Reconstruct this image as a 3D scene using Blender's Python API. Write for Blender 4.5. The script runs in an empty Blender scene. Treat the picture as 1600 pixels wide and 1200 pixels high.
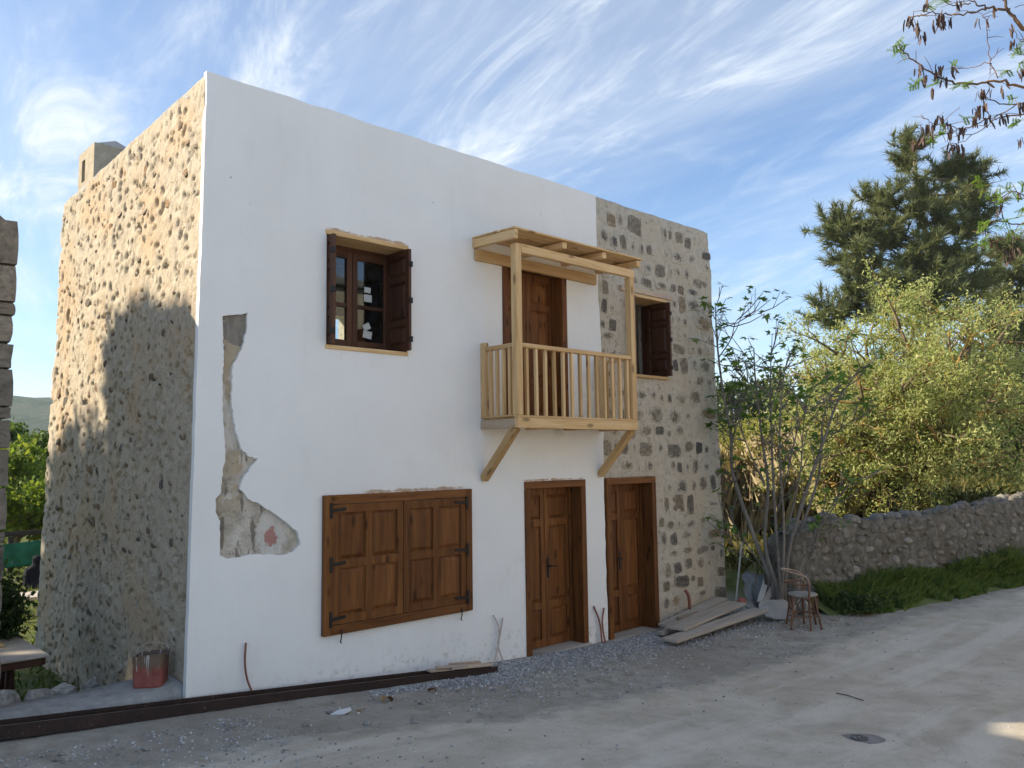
import bpy, bmesh, math, random
import numpy as np
from mathutils import Vector, Matrix, geometry

random.seed(7)
RNG = np.random.default_rng(11)
scene = bpy.context.scene
COL = scene.collection

# ------------------------------------------------------------------ camera
CAM = Vector((-2.8454, -7.1051, 2.0334))
YAW, PITCH, ROLL = math.radians(43.5195), math.radians(5.2340), math.radians(-0.7726)
FPX = 1271.65
_f = Vector((math.sin(YAW) * math.cos(PITCH), math.cos(YAW) * math.cos(PITCH), math.sin(PITCH)))
_r = Vector((math.cos(YAW), -math.sin(YAW), 0))
_u = _r.cross(_f)
_r, _u = math.cos(ROLL) * _r + math.sin(ROLL) * _u, -math.sin(ROLL) * _r + math.cos(ROLL) * _u
cam_data = bpy.data.cameras.new("camera")
cam_data.sensor_fit = 'HORIZONTAL'
cam_data.sensor_width = 36.0
cam_data.lens = FPX / 1600 * 36
cam_data.clip_start = 0.05
cam_data.clip_end = 6000
cam = bpy.data.objects.new("camera", cam_data)
M = Matrix((( _r.x, _u.x, -_f.x, CAM.x), (_r.y, _u.y, -_f.y, CAM.y), (_r.z, _u.z, -_f.z, CAM.z), (0, 0, 0, 1)))
cam.matrix_world = M
COL.objects.link(cam)
scene.camera = cam

def at(px, py, depth):
    """a point of the place, from its bearing in the photograph and its distance"""
    return CAM + depth * (_f + (px - 800) / FPX * _r - (py - 600) / FPX * _u)

# ------------------------------------------------------------------ sky and sun
SUN_EL = math.radians(27)
SUN_K = 0.89
_h = math.hypot(1, SUN_K)
TO_SUN = Vector((-1 / _h * math.cos(SUN_EL), SUN_K / _h * math.cos(SUN_EL), math.sin(SUN_EL)))
SKY_STRENGTH = 0.10
scene.view_settings.view_transform = 'Standard'
scene.view_settings.look = 'None'
scene.view_settings.gamma = 1.0
scene.view_settings.use_curve_mapping = False
scene.view_settings.exposure = 1.15

world = bpy.data.worlds.new("World")
scene.world = world
world.use_nodes = True
wn, wl = world.node_tree.nodes, world.node_tree.links
wn.clear()

def N(nt, typ, **kw):
    n = nt.nodes.new(typ)
    for k, v in kw.items():
        if k == 'inp':
            for a, b in v.items():
                n.inputs[a].default_value = b
        else:
            setattr(n, k, v)
    return n

VEIL_SEED, WISP_SEED = 11.2, 9.1
nt = world.node_tree
sky = N(nt, 'ShaderNodeTexSky', sky_type='NISHITA', sun_disc=False)
sky.sun_elevation = SUN_EL
sky.sun_rotation = math.atan2(TO_SUN.x, TO_SUN.y)
sky.air_density = 0.95
sky.dust_density = 0.1
sky.ozone_density = 3.6
geo = N(nt, 'ShaderNodeTexCoord')
sep = N(nt, 'ShaderNodeSeparateXYZ')
wl.new(geo.outputs['Generated'], sep.inputs[0])
zc = N(nt, 'ShaderNodeMath', operation='MAXIMUM', inp={1: 0.0})
wl.new(sep.outputs[2], zc.inputs[0])
za = N(nt, 'ShaderNodeMath', operation='ADD', inp={1: 0.16})
wl.new(zc.outputs[0], za.inputs[0])
cx = N(nt, 'ShaderNodeMath', operation='DIVIDE'); cy = N(nt, 'ShaderNodeMath', operation='DIVIDE')
wl.new(sep.outputs[0], cx.inputs[0]); wl.new(za.outputs[0], cx.inputs[1])
wl.new(sep.outputs[1], cy.inputs[0]); wl.new(za.outputs[0], cy.inputs[1])
comb = N(nt, 'ShaderNodeCombineXYZ')
wl.new(cx.outputs[0], comb.inputs[0]); wl.new(cy.outputs[0], comb.inputs[1])

STREAK = math.radians(80)
vr = N(nt, 'ShaderNodeVectorRotate', rotation_type='Z_AXIS', inp={'Angle': -STREAK})
wl.new(comb.outputs[0], vr.inputs['Vector'])

def cloud_layer(scale, nscale, detail, rough, dist, lo, hi, seed):
    mp = N(nt, 'ShaderNodeMapping')
    mp.inputs['Scale'].default_value = scale
    mp.inputs['Location'].default_value = (seed, seed * 1.7, 0)
    wl.new(vr.outputs[0], mp.inputs[0])
    nz = N(nt, 'ShaderNodeTexNoise', inp={'Scale': nscale, 'Detail': detail, 'Roughness': rough, 'Distortion': dist})
    wl.new(mp.outputs[0], nz.inputs['Vector'])
    rg = N(nt, 'ShaderNodeMapRange', interpolation_type='SMOOTHSTEP', inp={1: lo, 2: hi, 3: 0.0, 4: 1.0})
    wl.new(nz.outputs[0], rg.inputs[0])
    return rg.outputs[0]

def wmath(op, a, b):
    m = N(nt, 'ShaderNodeMath', operation=op)
    for i, v in enumerate((a, b)):
        if isinstance(v, (int, float)):
            m.inputs[i].default_value = v
        else:
            wl.new(v, m.inputs[i])
    return m.outputs[0]

veil = cloud_layer((0.55, 0.8, 1), 0.9, 6, 0.60, 0.6, 0.40, 0.66, VEIL_SEED)
wisps = cloud_layer((0.50, 1.7, 1), 2.3, 12, 0.66, 1.5, 0.45, 0.78, WISP_SEED)
fine = cloud_layer((0.6, 3.4, 1), 4.2, 12, 0.68, 1.0, 0.44, 0.85, 1.3)
cl = wmath('MULTIPLY', veil, 0.36)
cl = wmath('ADD', cl, wmath('MULTIPLY', wmath('ADD', wmath('MULTIPLY', veil, 0.6), 0.34), wmath('MULTIPLY', wisps, 1.0)))
cl = wmath('ADD', cl, wmath('MULTIPLY', wmath('ADD', wmath('MULTIPLY', veil, 0.4), 0.16), wmath('MULTIPLY', fine, 0.5)))
cl = wmath('MINIMUM', wmath('ADD', wmath('MULTIPLY', cl, 0.80), 0.0), 0.92)
mixc = N(nt, 'ShaderNodeMix', data_type='RGBA')
mixc.inputs[7].default_value = (4.6, 4.95, 5.3, 1)
wl.new(cl, mixc.inputs[0])
wl.new(sky.outputs[0], mixc.inputs[6])
bg = N(nt, 'ShaderNodeBackground', inp={'Strength': SKY_STRENGTH})
wl.new(mixc.outputs[2], bg.inputs[0])
wo = N(nt, 'ShaderNodeOutputWorld')
wl.new(bg.outputs[0], wo.inputs[0])

sun_data = bpy.data.lights.new("sun", 'SUN')
sun_data.energy = 4.3
sun_data.angle = math.radians(0.55)
sun_data.color = (1.0, 0.87, 0.68)
sun = bpy.data.objects.new("sun", sun_data)
sun.rotation_euler = TO_SUN.to_track_quat('Z', 'Y').to_euler()
sun.location = (-20, 20, 20)
COL.objects.link(sun)

scene.cycles.use_denoising = True
scene.cycles.max_bounces = 6
scene.cycles.transparent_max_bounces = 8

# ------------------------------------------------------------------ noise for geometry
def vnoise(x, y, seed=0):
    x = np.asarray(x, float); y = np.asarray(y, float)
    xi = np.floor(x).astype(np.int64); yi = np.floor(y).astype(np.int64)
    xf = x - xi; yf = y - yi
    def hsh(a, b):
        h = (a * 374761393 + b * 668265263 + seed * 1442695041) & 0x7fffffff
        h = ((h ^ (h >> 13)) * 1274126177) & 0x7fffffff
        return ((h ^ (h >> 16)) & 0xffff) / 65535.0
    sx = xf * xf * (3 - 2 * xf); sy = yf * yf * (3 - 2 * yf)
    a = hsh(xi, yi); b = hsh(xi + 1, yi); c = hsh(xi, yi + 1); d = hsh(xi + 1, yi + 1)
    return (a * (1 - sx) + b * sx) * (1 - sy) + (c * (1 - sx) + d * sx) * sy * 1.0

def fbm(x, y, oct=4, seed=0, gain=0.5):
    s = 0; a = 1; t = 0
    for i in range(oct):
        s = s + a * (vnoise(np.asarray(x) * 2 ** i, np.asarray(y) * 2 ** i, seed + i * 17) * 2 - 1)
        t += a; a *= gain
    return s / t

# ------------------------------------------------------------------ object helpers
def link(o, parent=None):
    COL.objects.link(o)
    if parent is not None:
        o.parent = parent
    return o

def tag(o, label=None, cat=None, group=None, kind=None):
    if label: o['label'] = label
    if cat: o['category'] = cat
    if group: o['group'] = group
    if kind: o['kind'] = kind
    return o

def empty(name, loc, label, cat, group=None):
    o = bpy.data.objects.new(name, None)
    o.empty_display_size = 0.1
    o.location = loc
    link(o)
    return tag(o, label, cat, group)

def mesh_data(name, verts, faces, mat=None, smooth=False):
    me = bpy.data.meshes.new(name)
    verts = np.asarray(verts, dtype=np.float32)
    if isinstance(faces, np.ndarray):
        nf, k = faces.shape
        me.vertices.add(len(verts)); me.vertices.foreach_set('co', verts.ravel())
        me.loops.add(nf * k); me.loops.foreach_set('vertex_index', faces.astype(np.int32).ravel())
        me.polygons.add(nf)
        me.polygons.foreach_set('loop_start', np.arange(0, nf * k, k, dtype=np.int32))
        me.polygons.foreach_set('loop_total', np.full(nf, k, dtype=np.int32))
        me.update(calc_edges=True)
    else:
        me.from_pydata([tuple(map(float, v)) for v in verts], [], faces)
    me.validate()
    if mat is not None:
        me.materials.append(mat)
    if smooth:
        me.polygons.foreach_set('use_smooth', np.ones(len(me.polygons), dtype=bool))
    return me

def place(o, parent):
    """keep world position under a parent that sits away from the origin"""
    if parent is not None:
        o.parent = parent
        o.matrix_parent_inverse = world_of(parent).inverted()

def world_of(o):
    m = Matrix.LocRotScale(o.location, o.rotation_euler, o.scale)
    if o.parent is not None:
        return world_of(o.parent) @ o.matrix_parent_inverse @ m
    return m

def obj(name, me, parent=None, loc=None, rot=None, scale=None):
    o = bpy.data.objects.new(name, me)
    if loc is not None: o.location = loc
    if rot is not None: o.rotation_euler = rot
    if scale is not None: o.scale = scale
    COL.objects.link(o)
    place(o, parent)
    return o

def solid(name, verts, faces, mat, parent=None, smooth=False):
    return obj(name, mesh_data(name, verts, faces, mat, smooth), parent)

_box_cache = {}
def bevel_box_mesh(name, sx, sy, sz, bev, mat):
    bm = bmesh.new()
    bmesh.ops.create_cube(bm, size=1)
    for v in bm.verts:
        v.co = Vector((v.co.x * sx, v.co.y * sy, v.co.z * sz))
    if bev > 0:
        bmesh.ops.bevel(bm, geom=list(bm.edges), offset=min(bev, 0.45 * min(sx, sy, sz)), segments=1, affect='EDGES')
    me = bpy.data.meshes.new(name)
    bm.to_mesh(me); bm.free()
    me.materials.append(mat)
    return me

ROT = {'x': Matrix(((0, 0, 1), (1, 0, 0), (0, 1, 0))), 'y': Matrix(((1, 0, 0), (0, 0, 1), (0, -1, 0))), 'z': Matrix.Identity(3)}

def bar(name, x0, x1, y0, y1, z0, z1, axis, mat, parent=None, bev=0.004, tilt=None):
    """a squared timber or plate; the grain (local z) runs along AXIS"""
    c = Vector(((x0 + x1) / 2, (y0 + y1) / 2, (z0 + z1) / 2))
    d = {'x': abs(x1 - x0), 'y': abs(y1 - y0), 'z': abs(z1 - z0)}
    if axis == 'x': s = (d['y'], d['z'], d['x'])
    elif axis == 'y': s = (d['x'], d['z'], d['y'])
    else: s = (d['x'], d['y'], d['z'])
    me = bevel_box_mesh(name, *s, bev, mat)
    o = bpy.data.objects.new(name, me)
    o.location = c
    m = ROT[axis]
    if tilt is not None:
        m = tilt @ m
    o.rotation_euler = m.to_euler()
    COL.objects.link(o)
    place(o, parent)
    return o

def beam(name, p, q, w, h, mat, parent=None, up=(0, 0, 1), bev=0.004):
    p, q = Vector(p), Vector(q)
    d = (q - p); L = d.length; z = d.normalized()
    x = Vector(up).cross(z)
    if x.length < 1e-3: x = Vector((1, 0, 0))
    x.normalize(); y = z.cross(x)
    me = bevel_box_mesh(name, w, h, L, bev, mat)
    o = bpy.data.objects.new(name, me)
    o.location = (p + q) / 2
    o.rotation_euler = Matrix((x, y, z)).transposed().to_euler()
    COL.objects.link(o)
    place(o, parent)
    return o

def tube_arrays(pts, radii, sides=6, cap=True):
    pts = [Vector(p) for p in pts]
    n = len(pts)
    V, Fc = [], []
    ref = None
    for i, p in enumerate(pts):
        t = (pts[min(i + 1, n - 1)] - pts[max(i - 1, 0)])
        if t.length < 1e-6: t = Vector((0, 0, 1))
        t.normalize()
        if ref is None:
            ref = Vector((0, 0, 1)) if abs(t.z) < 0.8 else Vector((1, 0, 0))
        a = t.cross(ref)
        if a.length < 1e-4: a = t.cross(Vector((0, 1, 0)))
        a.normalize(); b = t.cross(a); ref = -t.cross(b).cross(t) if False else a.cross(t)
        r = radii[i] if hasattr(radii, '__len__') else radii
        for k in range(sides):
            th = 2 * math.pi * k / sides
            V.append(p + r * (math.cos(th) * a + math.sin(th) * b))
    for i in range(n - 1):
        for k in range(sides):
            k2 = (k + 1) % sides
            Fc.append((i * sides + k, i * sides + k2, (i + 1) * sides + k2, (i + 1) * sides + k))
    if cap:
        c0 = len(V); V.append(pts[0]); V.append(pts[-1])
        for k in range(sides):
            k2 = (k + 1) % sides
            Fc.append((c0, k2, k, k))
            Fc.append((c0 + 1, (n - 1) * sides + k, (n - 1) * sides + k2, (n - 1) * sides + k2))
    Fc = [tuple(dict.fromkeys(f)) for f in Fc]
    return V, Fc

class MB:
    def __init__(self): self.v, self.f = [], []
    def add(self, V, Fc):
        o = len(self.v)
        self.v.extend(V); self.f.extend(tuple(i + o for i in f) for f in Fc)
    def tube(self, pts, radii, sides=6): self.add(*tube_arrays(pts, radii, sides))
    def box(self, x0, x1, y0, y1, z0, z1):
        V = [(x0, y0, z0), (x1, y0, z0), (x1, y1, z0), (x0, y1, z0), (x0, y0, z1), (x1, y0, z1), (x1, y1, z1), (x0, y1, z1)]
        self.add([Vector(v) for v in V], [(0, 3, 2, 1), (4, 5, 6, 7), (0, 1, 5, 4), (1, 2, 6, 5), (2, 3, 7, 6), (3, 0, 4, 7)])
    def build(self, name, mat, parent=None, smooth=False):
        return solid(name, [tuple(v) for v in self.v], self.f, mat, parent, smooth)

def smooth_path(pts, n=6):
    """Catmull-Rom through the points"""
    P = [Vector(p) for p in pts]
    P = [2 * P[0] - P[1]] + P + [2 * P[-1] - P[-2]]
    out = []
    for i in range(1, len(P) - 2):
        for k in range(n):
            t = k / n
            a, b, c, d = P[i - 1], P[i], P[i + 1], P[i + 2]
            out.append(0.5 * ((2 * b) + (c - a) * t + (2 * a - 5 * b + 4 * c - d) * t * t + (3 * b - a - 3 * c + d) * t ** 3))
    out.append(P[-2])
    return out

# ------------------------------------------------------------------ materials
def rgb(r, g, b): return (r, g, b, 1)

class Mat:
    def __init__(self, name, rough=0.8, spec=0.3):
        self.m = bpy.data.materials.new(name)
        self.m.use_nodes = True
        self.nt = self.m.node_tree
        self.b = self.nt.nodes['Principled BSDF']
        self.b.inputs['Roughness'].default_value = rough
        self.b.inputs['Specular IOR Level'].default_value = spec
        self.tc = self.nt.nodes.new('ShaderNodeTexCoord')
    def link(self, a, b): self.nt.links.new(a, b)
    def coords(self, scale=(1, 1, 1), rnd=0.0, src='Object', rot=(0, 0, 0)):
        out = self.tc.outputs[src]
        if rnd:
            oi = self.nt.nodes.new('ShaderNodeObjectInfo')
            vm = N(self.nt, 'ShaderNodeVectorMath', operation='SCALE')
            cb = self.nt.nodes.new('ShaderNodeCombineXYZ')
            for i in range(3): self.link(oi.outputs['Random'], cb.inputs[i])
            self.link(cb.outputs[0], vm.inputs[0]); vm.inputs['Scale'].default_value = rnd
            ad = N(self.nt, 'ShaderNodeVectorMath', operation='ADD')
            self.link(out, ad.inputs[0]); self.link(vm.outputs[0], ad.inputs[1])
            out = ad.outputs[0]
        mp = self.nt.nodes.new('ShaderNodeMapping')
        mp.inputs['Scale'].default_value = scale
        mp.inputs['Rotation'].default_value = rot
        self.link(out, mp.inputs[0])
        return mp.outputs[0]
    def noise(self, vec, scale, detail=4, rough=0.55, dist=0.0):
        n = N(self.nt, 'ShaderNodeTexNoise', inp={'Scale': scale, 'Detail': detail, 'Roughness': rough, 'Distortion': dist})
        self.link(vec, n.inputs['Vector'])
        return n.outputs[0]
    def voronoi(self, vec, scale, feature='F1', out='Distance', rnd=1.0):
        n = N(self.nt, 'ShaderNodeTexVoronoi', feature=feature, inp={'Scale': scale, 'Randomness': rnd})
        self.link(vec, n.inputs['Vector'])
        return n.outputs[out]
    def ramp(self, fac, stops, interp='LINEAR'):
        n = self.nt.nodes.new('ShaderNodeValToRGB')
        n.color_ramp.interpolation = interp
        e = n.color_ramp.elements
        while len(e) < len(stops): e.new(0.5)
        for i, (p, c) in enumerate(stops):
            e[i].position = p
            e[i].color = c if len(c) == 4 else (*c, 1)
        self.link(fac, n.inputs[0])
        return n.outputs[0]
    def range(self, v, a, b, c=0.0, d=1.0):
        n = N(self.nt, 'ShaderNodeMapRange', interpolation_type='SMOOTHSTEP', inp={1: a, 2: b, 3: c, 4: d})
        self.link(v, n.inputs[0])
        return n.outputs[0]
    def math(self, op, a, b=0.0):
        n = N(self.nt, 'ShaderNodeMath', operation=op)
        for i, v in enumerate((a, b)):
            if isinstance(v, (int, float)): n.inputs[i].default_value = v
            else: self.link(v, n.inputs[i])
        return n.outputs[0]
    def mix(self, fac, a, b, blend='MIX'):
        n = N(self.nt, 'ShaderNodeMix', data_type='RGBA', blend_type=blend)
        for i, v in ((0, fac), (6, a), (7, b)):
            if isinstance(v, (int, float)): n.inputs[i].default_value = v
            elif isinstance(v, tuple): n.inputs[i].default_value = v if len(v) == 4 else (*v, 1)
            else: self.link(v, n.inputs[i])
        return n.outputs[2]
    def random(self):
        return self.nt.nodes.new('ShaderNodeObjectInfo').outputs['Random']
    def island(self):
        return self.nt.nodes.new('ShaderNodeNewGeometry').outputs['Random Per Island']
    def color(self, c):
        if isinstance(c, tuple): self.b.inputs['Base Color'].default_value = c if len(c) == 4 else (*c, 1)
        else: self.link(c, self.b.inputs['Base Color'])
        return self
    def bump(self, h, strength=0.4, dist=0.01):
        n = N(self.nt, 'ShaderNodeBump', inp={'Strength': strength, 'Distance': dist})
        self.link(h, n.inputs['Height'])
        self.link(n.outputs[0], self.b.inputs['Normal'])
        return self
    def roughness(self, v): self.link(v, self.b.inputs['Roughness']); return self

def m_plain(name, c, rough=0.6, spec=0.3, metal=0.0, var=0.25, scale=6):
    k = Mat(name, rough, spec)
    n = k.noise(k.coords(rnd=30), scale, 5, 0.6)
    dark = tuple(x * (1 - var) for x in c); light = tuple(min(1, x * (1 + var)) for x in c)
    k.color(k.ramp(n, [(0.3, dark), (0.7, light)]))
    k.b.inputs['Metallic'].default_value = metal
    k.bump(n, 0.15, 0.005)
    return k.m

def m_wood(name, c1, c2, c3, rough=0.55, spec=0.3, knots=True, grain=1.0, weather=None):
    k = Mat(name, rough, spec)
    v = k.coords((9 * grain, 9 * grain, 0.7), rnd=40)
    n1 = k.noise(v, 1.6, 6, 0.6, 0.6)
    v2 = k.coords((60 * grain, 60 * grain, 2.0), rnd=40)
    n2 = k.noise(v2, 1.5, 4, 0.6, 0.2)
    f = k.math('ADD', k.math('MULTIPLY', n1, 0.65), k.math('MULTIPLY', n2, 0.35))
    col = k.ramp(f, [(0.32, c1), (0.5, c2), (0.68, c3)])
    if knots:
        kv = k.coords((7, 7, 2.6), rnd=40)
        d = k.voronoi(kv, 1.0, out='Distance')
        kn = k.range(d, 0.07, 0.24, 1.0, 0.0)
        col = k.mix(k.math('MULTIPLY', kn, 0.75), col, tuple(x * 0.35 for x in c1))
    tone = k.ramp(k.random(), [(0.0, (0.74, 0.70, 0.66)), (0.5, (1, 1, 1)), (1.0, (1.12, 1.14, 1.18))])
    col = k.mix(1.0, col, tone, 'MULTIPLY')
    if weather is not None:
        wv = k.noise(k.coords((3, 3, 1), rnd=10), 2.0, 5, 0.6)
        col = k.mix(k.range(wv, 0.45, 0.62), col, weather)
    k.color(col)
    k.bump(f, 0.25, 0.004)
    k.roughness(k.range(n2, 0.3, 0.7, rough - 0.1, rough + 0.12))
    return k.m

def m_plaster_white():
    k = Mat('white_limewash', 0.9, 0.15)
    v = k.coords()
    big = k.noise(v, 0.9, 4, 0.5)
    mid = k.noise(k.coords((1, 1, 0.35)), 5.0, 5, 0.6)
    col = k.ramp(big, [(0.3, (0.82, 0.81, 0.785)), (0.6, (0.87, 0.865, 0.845)), (0.8, (0.84, 0.83, 0.805))])
    col = k.mix(k.range(mid, 0.55, 0.8, 0, 0.18), col, (0.66, 0.64, 0.60))
    # splashes of mud along the foot and a few chips
    sp = N(k.nt, 'ShaderNodeSeparateXYZ'); k.link(k.tc.outputs['Object'], sp.inputs[0])
    foot = k.range(sp.outputs[2], -0.35, 0.30, 1.0, 0.0)
    spl = k.range(k.noise(v, 14, 5, 0.7), 0.50, 0.72)
    col = k.mix(k.math('MULTIPLY', k.math('MULTIPLY', foot, spl), 0.8), col, (0.42, 0.36, 0.28))
    chips = k.range(k.voronoi(v, 2.2), 0.015, 0.028, 1.0, 0.0)
    col = k.mix(k.math('MULTIPLY', chips, 0.6), col, (0.25, 0.22, 0.19))
    nz_ = k.noise(v, 9, 5, 0.7)
    for (zc, x0_, x1_, w_) in ((1.715, 1.75, 3.12, 0.030), (4.365, 1.30, 2.36, 0.022), (1.768, 4.0, 5.2, 0.012)):
        dz_ = k.math('ABSOLUTE', k.math('SUBTRACT', sp.outputs[2], zc))
        band = k.range(k.math('ADD', dz_, k.math('MULTIPLY', k.math('SUBTRACT', nz_, 0.5), 0.09)), w_ * .3, w_ * .7, 1.0, 0.0)
        inx = k.math('MULTIPLY', k.range(sp.outputs[0], x0_, x0_ + .1), k.range(sp.outputs[0], x1_ - .1, x1_, 1.0, 0.0))
        col = k.mix(k.math('MULTIPLY', k.math('MULTIPLY', band, inx), 0.8), col, k.ramp(nz_, [(0.4, (0.44, 0.25, 0.12)), (0.6, (0.52, 0.40, 0.27))]))
    streak = k.noise(k.coords((7, 1, 0.22)), 2.4, 5, 0.6)
    high = k.range(sp.outputs[2], 3.6, 5.6)
    col = k.mix(k.math('MULTIPLY', k.range(streak, 0.50, 0.72), k.math('ADD', k.math('MULTIPLY', high, 0.03), 0.02)), col, (0.50, 0.485, 0.455))
    wob = N(k.nt, 'ShaderNodeVectorMath', operation='ADD')
    nzc = N(k.nt, 'ShaderNodeTexNoise', inp={'Scale': 3.0, 'Detail': 4.0}); k.link(v, nzc.inputs['Vector'])
    k.link(v, wob.inputs[0]); k.link(nzc.outputs['Color'], wob.inputs[1])
    crk = k.range(k.voronoi(wob.outputs[0], 0.75, 'DISTANCE_TO_EDGE'), 0.0015, 0.0055, 1.0, 0.0)
    crm = k.range(k.noise(v, 0.8, 3), 0.52, 0.60)
    col = k.mix(k.math('MULTIPLY', k.math('MULTIPLY', crk, crm), 0.16), col, (0.42, 0.40, 0.37))
    k.color(col)
    fine = k.noise(v, 60, 4, 0.6)
    h = k.math('ADD', k.math('MULTIPLY', mid, 1.0), k.math('MULTIPLY', fine, 0.35))
    k.bump(h, 0.55, 0.016)
    return k.m

def m_mortar(name, base, dark, light, stain=None, spots=True):
    k = Mat(name, 0.95, 0.1)
    v = k.coords()
    big = k.noise(v, 1.1, 5, 0.55)
    mid = k.noise(v, 9, 6, 0.65)
    fine = k.noise(v, 55, 4, 0.6)
    col = k.ramp(mid, [(0.28, dark), (0.5, base), (0.75, light)])
    if stain is not None:
        col = k.mix(k.range(big, 0.48, 0.64, 0, 0.75), col, stain)
    if spots:
        s = k.range(k.noise(v, 16, 3, 0.5, 0.4), 0.60, 0.68)
        col = k.mix(k.math('MULTIPLY', s, 0.55), col, tuple(x * 0.45 for x in dark))
    k.color(col)
    k.bump(k.math('ADD', mid, k.math('MULTIPLY', fine, 0.9)), 0.8, 0.018)
    return k.m

def m_stone(name, tones, mortar, edge=(0.55, 0.95), smear=0.5):
    """stone face, with mortar smeared over its rim (local x/z run -1..1 over the stone)"""
    k = Mat(name, 0.9, 0.15)
    n = k.noise(k.coords((1, 1, 1), rnd=60), 2.2, 6, 0.65)
    fine = k.noise(k.coords((1, 1, 1), rnd=60), 5, 6, 0.72)
    tone = k.ramp(k.random(), [(i / max(1, len(tones) - 1), t) for i, t in enumerate(tones)])
    shade = k.ramp(n, [(0.25, (0.40, 0.40, 0.40)), (0.5, (0.95, 0.95, 0.95)), (0.75, (1.55, 1.5, 1.45))])
    col = k.mix(1.0, tone, shade, 'MULTIPLY')
    sp = N(k.nt, 'ShaderNodeSeparateXYZ'); k.link(k.tc.outputs['Object'], sp.inputs[0])
    r2 = k.math('SQRT', k.math('ADD', k.math('MULTIPLY', sp.outputs[0], sp.outputs[0]), k.math('MULTIPLY', sp.outputs[2], sp.outputs[2])))
    f = k.math('ADD', r2, k.math('MULTIPLY', k.math('SUBTRACT', fine, 0.5), 2.0))
    f = k.math('ADD', f, k.math('MULTIPLY', k.math('SUBTRACT', n, 0.5), smear))
    f = k.math('ADD', f, k.math('MULTIPLY', k.math('SUBTRACT', k.math('FRACT', k.math('MULTIPLY', k.random(), 17.3)), 0.34), 1.0))
    col = k.mix(k.range(f, edge[0], edge[1]), col, mortar)
    k.color(col)
    k.bump(k.math('ADD', n, fine), 0.6, 0.02)
    return k.m

def m_leaf(name, stops, trans=0.35, rough=0.6, vary=True):
    k = Mat(name, rough, 0.25)
    isl = k.island()
    n = k.noise(k.coords(), 1.3, 3)
    f = k.math('ADD', k.math('MULTIPLY', isl, 0.6), k.math('MULTIPLY', n, 0.4))
    col = k.ramp(f, stops)
    k.color(col)
    tr = k.nt.nodes.new('ShaderNodeBsdfTranslucent')
    k.link(k.mix(1.0, col, (1.3, 1.25, 0.7), 'MULTIPLY'), tr.inputs[0])
    mx = N(k.nt, 'ShaderNodeMixShader', inp={0: trans})
    k.link(k.b.outputs[0], mx.inputs[1]); k.link(tr.outputs[0], mx.inputs[2])
    out = [x for x in k.nt.nodes if x.type == 'OUTPUT_MATERIAL'][0]
    k.link(mx.outputs[0], out.inputs[0])
    return k.m

def m_bark(name, c1, c2, c3=None, scale=8):
    k = Mat(name, 0.95, 0.1)
    n = k.noise(k.coords((1, 1, 0.35)), scale, 6, 0.65, 0.5)
    col = k.ramp(n, [(0.35, c1), (0.65, c2)])
    if c3 is not None:
        col = k.mix(k.range(k.noise(k.coords(), 3, 4), 0.5, 0.6, 0, 0.8), col, c3)
    k.color(col); k.bump(n, 0.7, 0.03)
    return k.m

MORT_F = (0.53, 0.48, 0.395)
MORT_S = (0.48, 0.415, 0.315)
M_WHITE = m_plaster_white()
M_BARE = None
M_FRONTMORTAR = m_mortar('grey_lime_mortar', MORT_F, (0.37, 0.335, 0.275), (0.60, 0.555, 0.47), stain=(0.52, 0.45, 0.345))
M_SIDEMORTAR = m_mortar('ochre_lime_mortar', MORT_S, (0.35, 0.295, 0.22), (0.56, 0.495, 0.385), stain=(0.50, 0.375, 0.245))
M_STONE_F = m_stone('grey_fieldstone', [(0.095, 0.092, 0.088), (0.25, 0.215, 0.16), (0.15, 0.14, 0.125), (0.32, 0.245, 0.16), (0.115, 0.11, 0.103), (0.24, 0.21, 0.17), (0.34, 0.29, 0.22)], MORT_F, edge=(0.55, 1.25), smear=1.4)
M_STONE_S = m_stone('brown_fieldstone', [(0.10, 0.09, 0.075), (0.22, 0.18, 0.13), (0.08, 0.075, 0.066), (0.32, 0.20, 0.11), (0.15, 0.13, 0.10)], MORT_S, edge=(0.55, 0.95), smear=.9)
M_PINEWOOD = m_wood('raw_pine', (0.50, 0.295, 0.125), (0.67, 0.445, 0.215), (0.77, 0.57, 0.32), 0.65, 0.2)
M_OLDPINE = m_wood('weathered_pine', (0.42, 0.31, 0.21), (0.52, 0.40, 0.28), (0.60, 0.48, 0.36), 0.7, 0.2, weather=(0.44, 0.35, 0.29))
M_WALNUT = m_wood('walnut_stained_wood', (0.075, 0.026, 0.008), (0.165, 0.062, 0.017), (0.25, 0.105, 0.030), 0.55, 0.2)
M_WALNUT_D = m_wood('dark_stained_wood', (0.045, 0.019, 0.010), (0.085, 0.034, 0.017), (0.12, 0.052, 0.024), 0.5, 0.3)
M_GREYPLANK = m_wood('weathered_plank', (0.30, 0.25, 0.20), (0.40, 0.345, 0.28), (0.50, 0.44, 0.37), 0.85, 0.1, knots=False)
M_IRON = m_plain('black_iron', (0.02, 0.02, 0.022), 0.45, 0.5, 0.6)
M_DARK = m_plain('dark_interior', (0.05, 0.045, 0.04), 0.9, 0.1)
M_CONCRETE = m_mortar('grey_concrete', (0.34, 0.335, 0.32), (0.26, 0.255, 0.245), (0.42, 0.415, 0.40), spots=False)

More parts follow.
